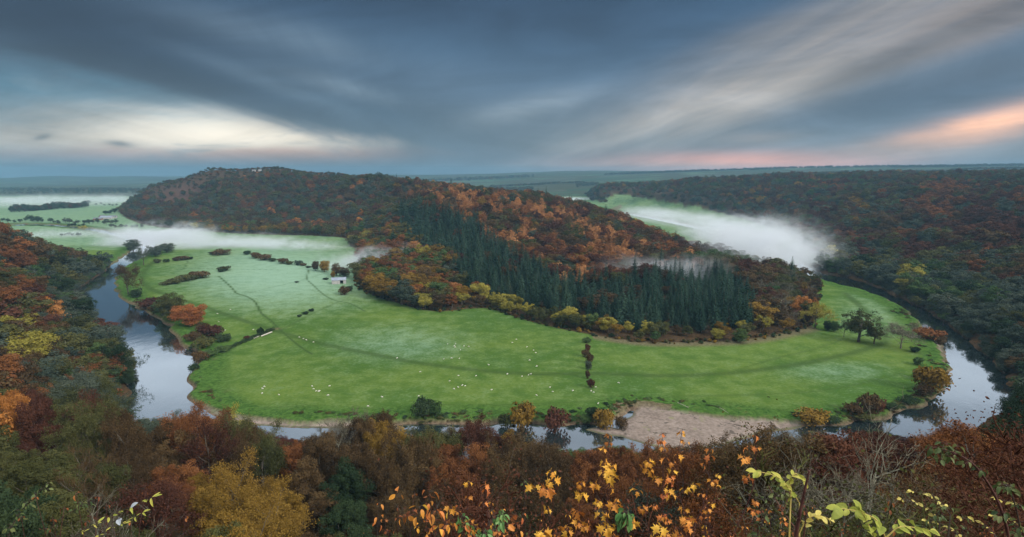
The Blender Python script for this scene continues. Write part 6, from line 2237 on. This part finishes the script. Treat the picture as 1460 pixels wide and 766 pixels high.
def build_light_camera():
    l = bpy.data.lights.new('sun', 'SUN')
    l.energy = 1.5
    l.angle = math.radians(12)
    l.color = (1.0, 0.93, 0.84)
    o = link(bpy.data.objects.new('sun', l))
    d = Vector((math.sin(SUN_AZ) * math.cos(SUN_EL), math.cos(SUN_AZ) * math.cos(SUN_EL), math.sin(SUN_EL)))
    o.rotation_euler = d.to_track_quat('Z', 'Y').to_euler()
    o.location = (0, 0, 500)
    c = bpy.data.cameras.new('camera')
    c.sensor_width = 36
    c.lens = 36 * F / 1460
    c.clip_start = 0.05
    c.clip_end = 40000
    co = link(bpy.data.objects.new('camera', c))
    co.location = (0, 0, H)
    co.rotation_euler = (math.pi / 2 - PITCH, 0, 0)
    SC.camera = co
    vs = SC.view_settings
    SC.display_settings.display_device = 'sRGB'
    vs.view_transform = 'Standard'
    vs.look = 'None'
    vs.exposure = 1.25
    vs.gamma = 1.0
    vs.use_curve_mapping = False
    cy = SC.cycles
    cy.max_bounces = 5
    cy.diffuse_bounces = 2
    cy.glossy_bounces = 2
    cy.transmission_bounces = 3
    cy.volume_bounces = 2
    cy.transparent_max_bounces = 8
    cy.volume_step_rate = 1.0
    cy.volume_max_steps = 256
    cy.use_denoising = True
    cy.denoiser = 'OPENIMAGEDENOISE'
    cy.sample_clamp_indirect = 6.0
    cy.use_adaptive_sampling = True
    cy.adaptive_threshold = 0.02


# ------------------------------------------------------------------ put it together
def extra_protos():
    op = []
    for k in range(2):
        tg, ends = trunk_geo(16, .5, 9, .7, .22, 5.4)
        cg = broad_crown(9000, 0.19, 46, 6.2, 5.4, 8.6, 1.0, (.8, 1.5))
        cs = [e + rng.normal(size=3) * .8 for e in ends] + [e * [.75, .75, 1.1] + rng.normal(size=3) * 1.2 for e in ends] + [np.array([rng.normal() * 1.5, rng.normal() * 1.5, 13.5]) for _ in range(4)]
        for c in cs:
            n = 60
            r = rng.uniform(1.0, 1.7)
            d_ = sph(n)
            cg.cards(c + d_ * (r * rng.uniform(.4, 1.1, n))[:, None], d_ + rng.normal(size=(n, 3)) * .5, .2 * rng.uniform(.7, 1.3, n), np.clip(rng.uniform(.1, .9) + rng.normal(size=n) * .15, 0, 1))
        op.append((tg.mesh('trunk', BARK, True), cg.mesh('crown', LEAF['olive'])))
    PROTO['open'] = op
    NOMINAL['open'] = (15.2, 6.6)
    to = []
    for k in range(3):
        tg, cg = twig_tree(h=7.0, limbs=8, sub=5, twig=4, fine=2, r=.085, spread=.5, thin=.008, up=.5)
        to.append((tg.mesh('trunk', BARK_PALE, True), cg.mesh('crown', LEAF['grey'])))
    PROTO['twig_open'] = to
    NOMINAL['twig_open'] = (7.0, 3.4)


import time
_t = time.time()


def lap(s):
    global _t
    print('LAP', s, round(time.time() - _t, 1))
    _t = time.time()


build_light_camera()
build_world()
build_ground(); lap('ground')
build_river()
make_protos(); extra_protos(); lap('protos')
build_woods(); lap('woods')
build_meadow_plants(); build_bank_growth(); build_wood_edge(); clipped_hedge(); build_far_trees(); lap('plants')
build_sheep(); build_buildings(); build_driftwood(); lap('things')
build_near_plants(); build_brush(); lap('near')
build_haze()
build_mist()
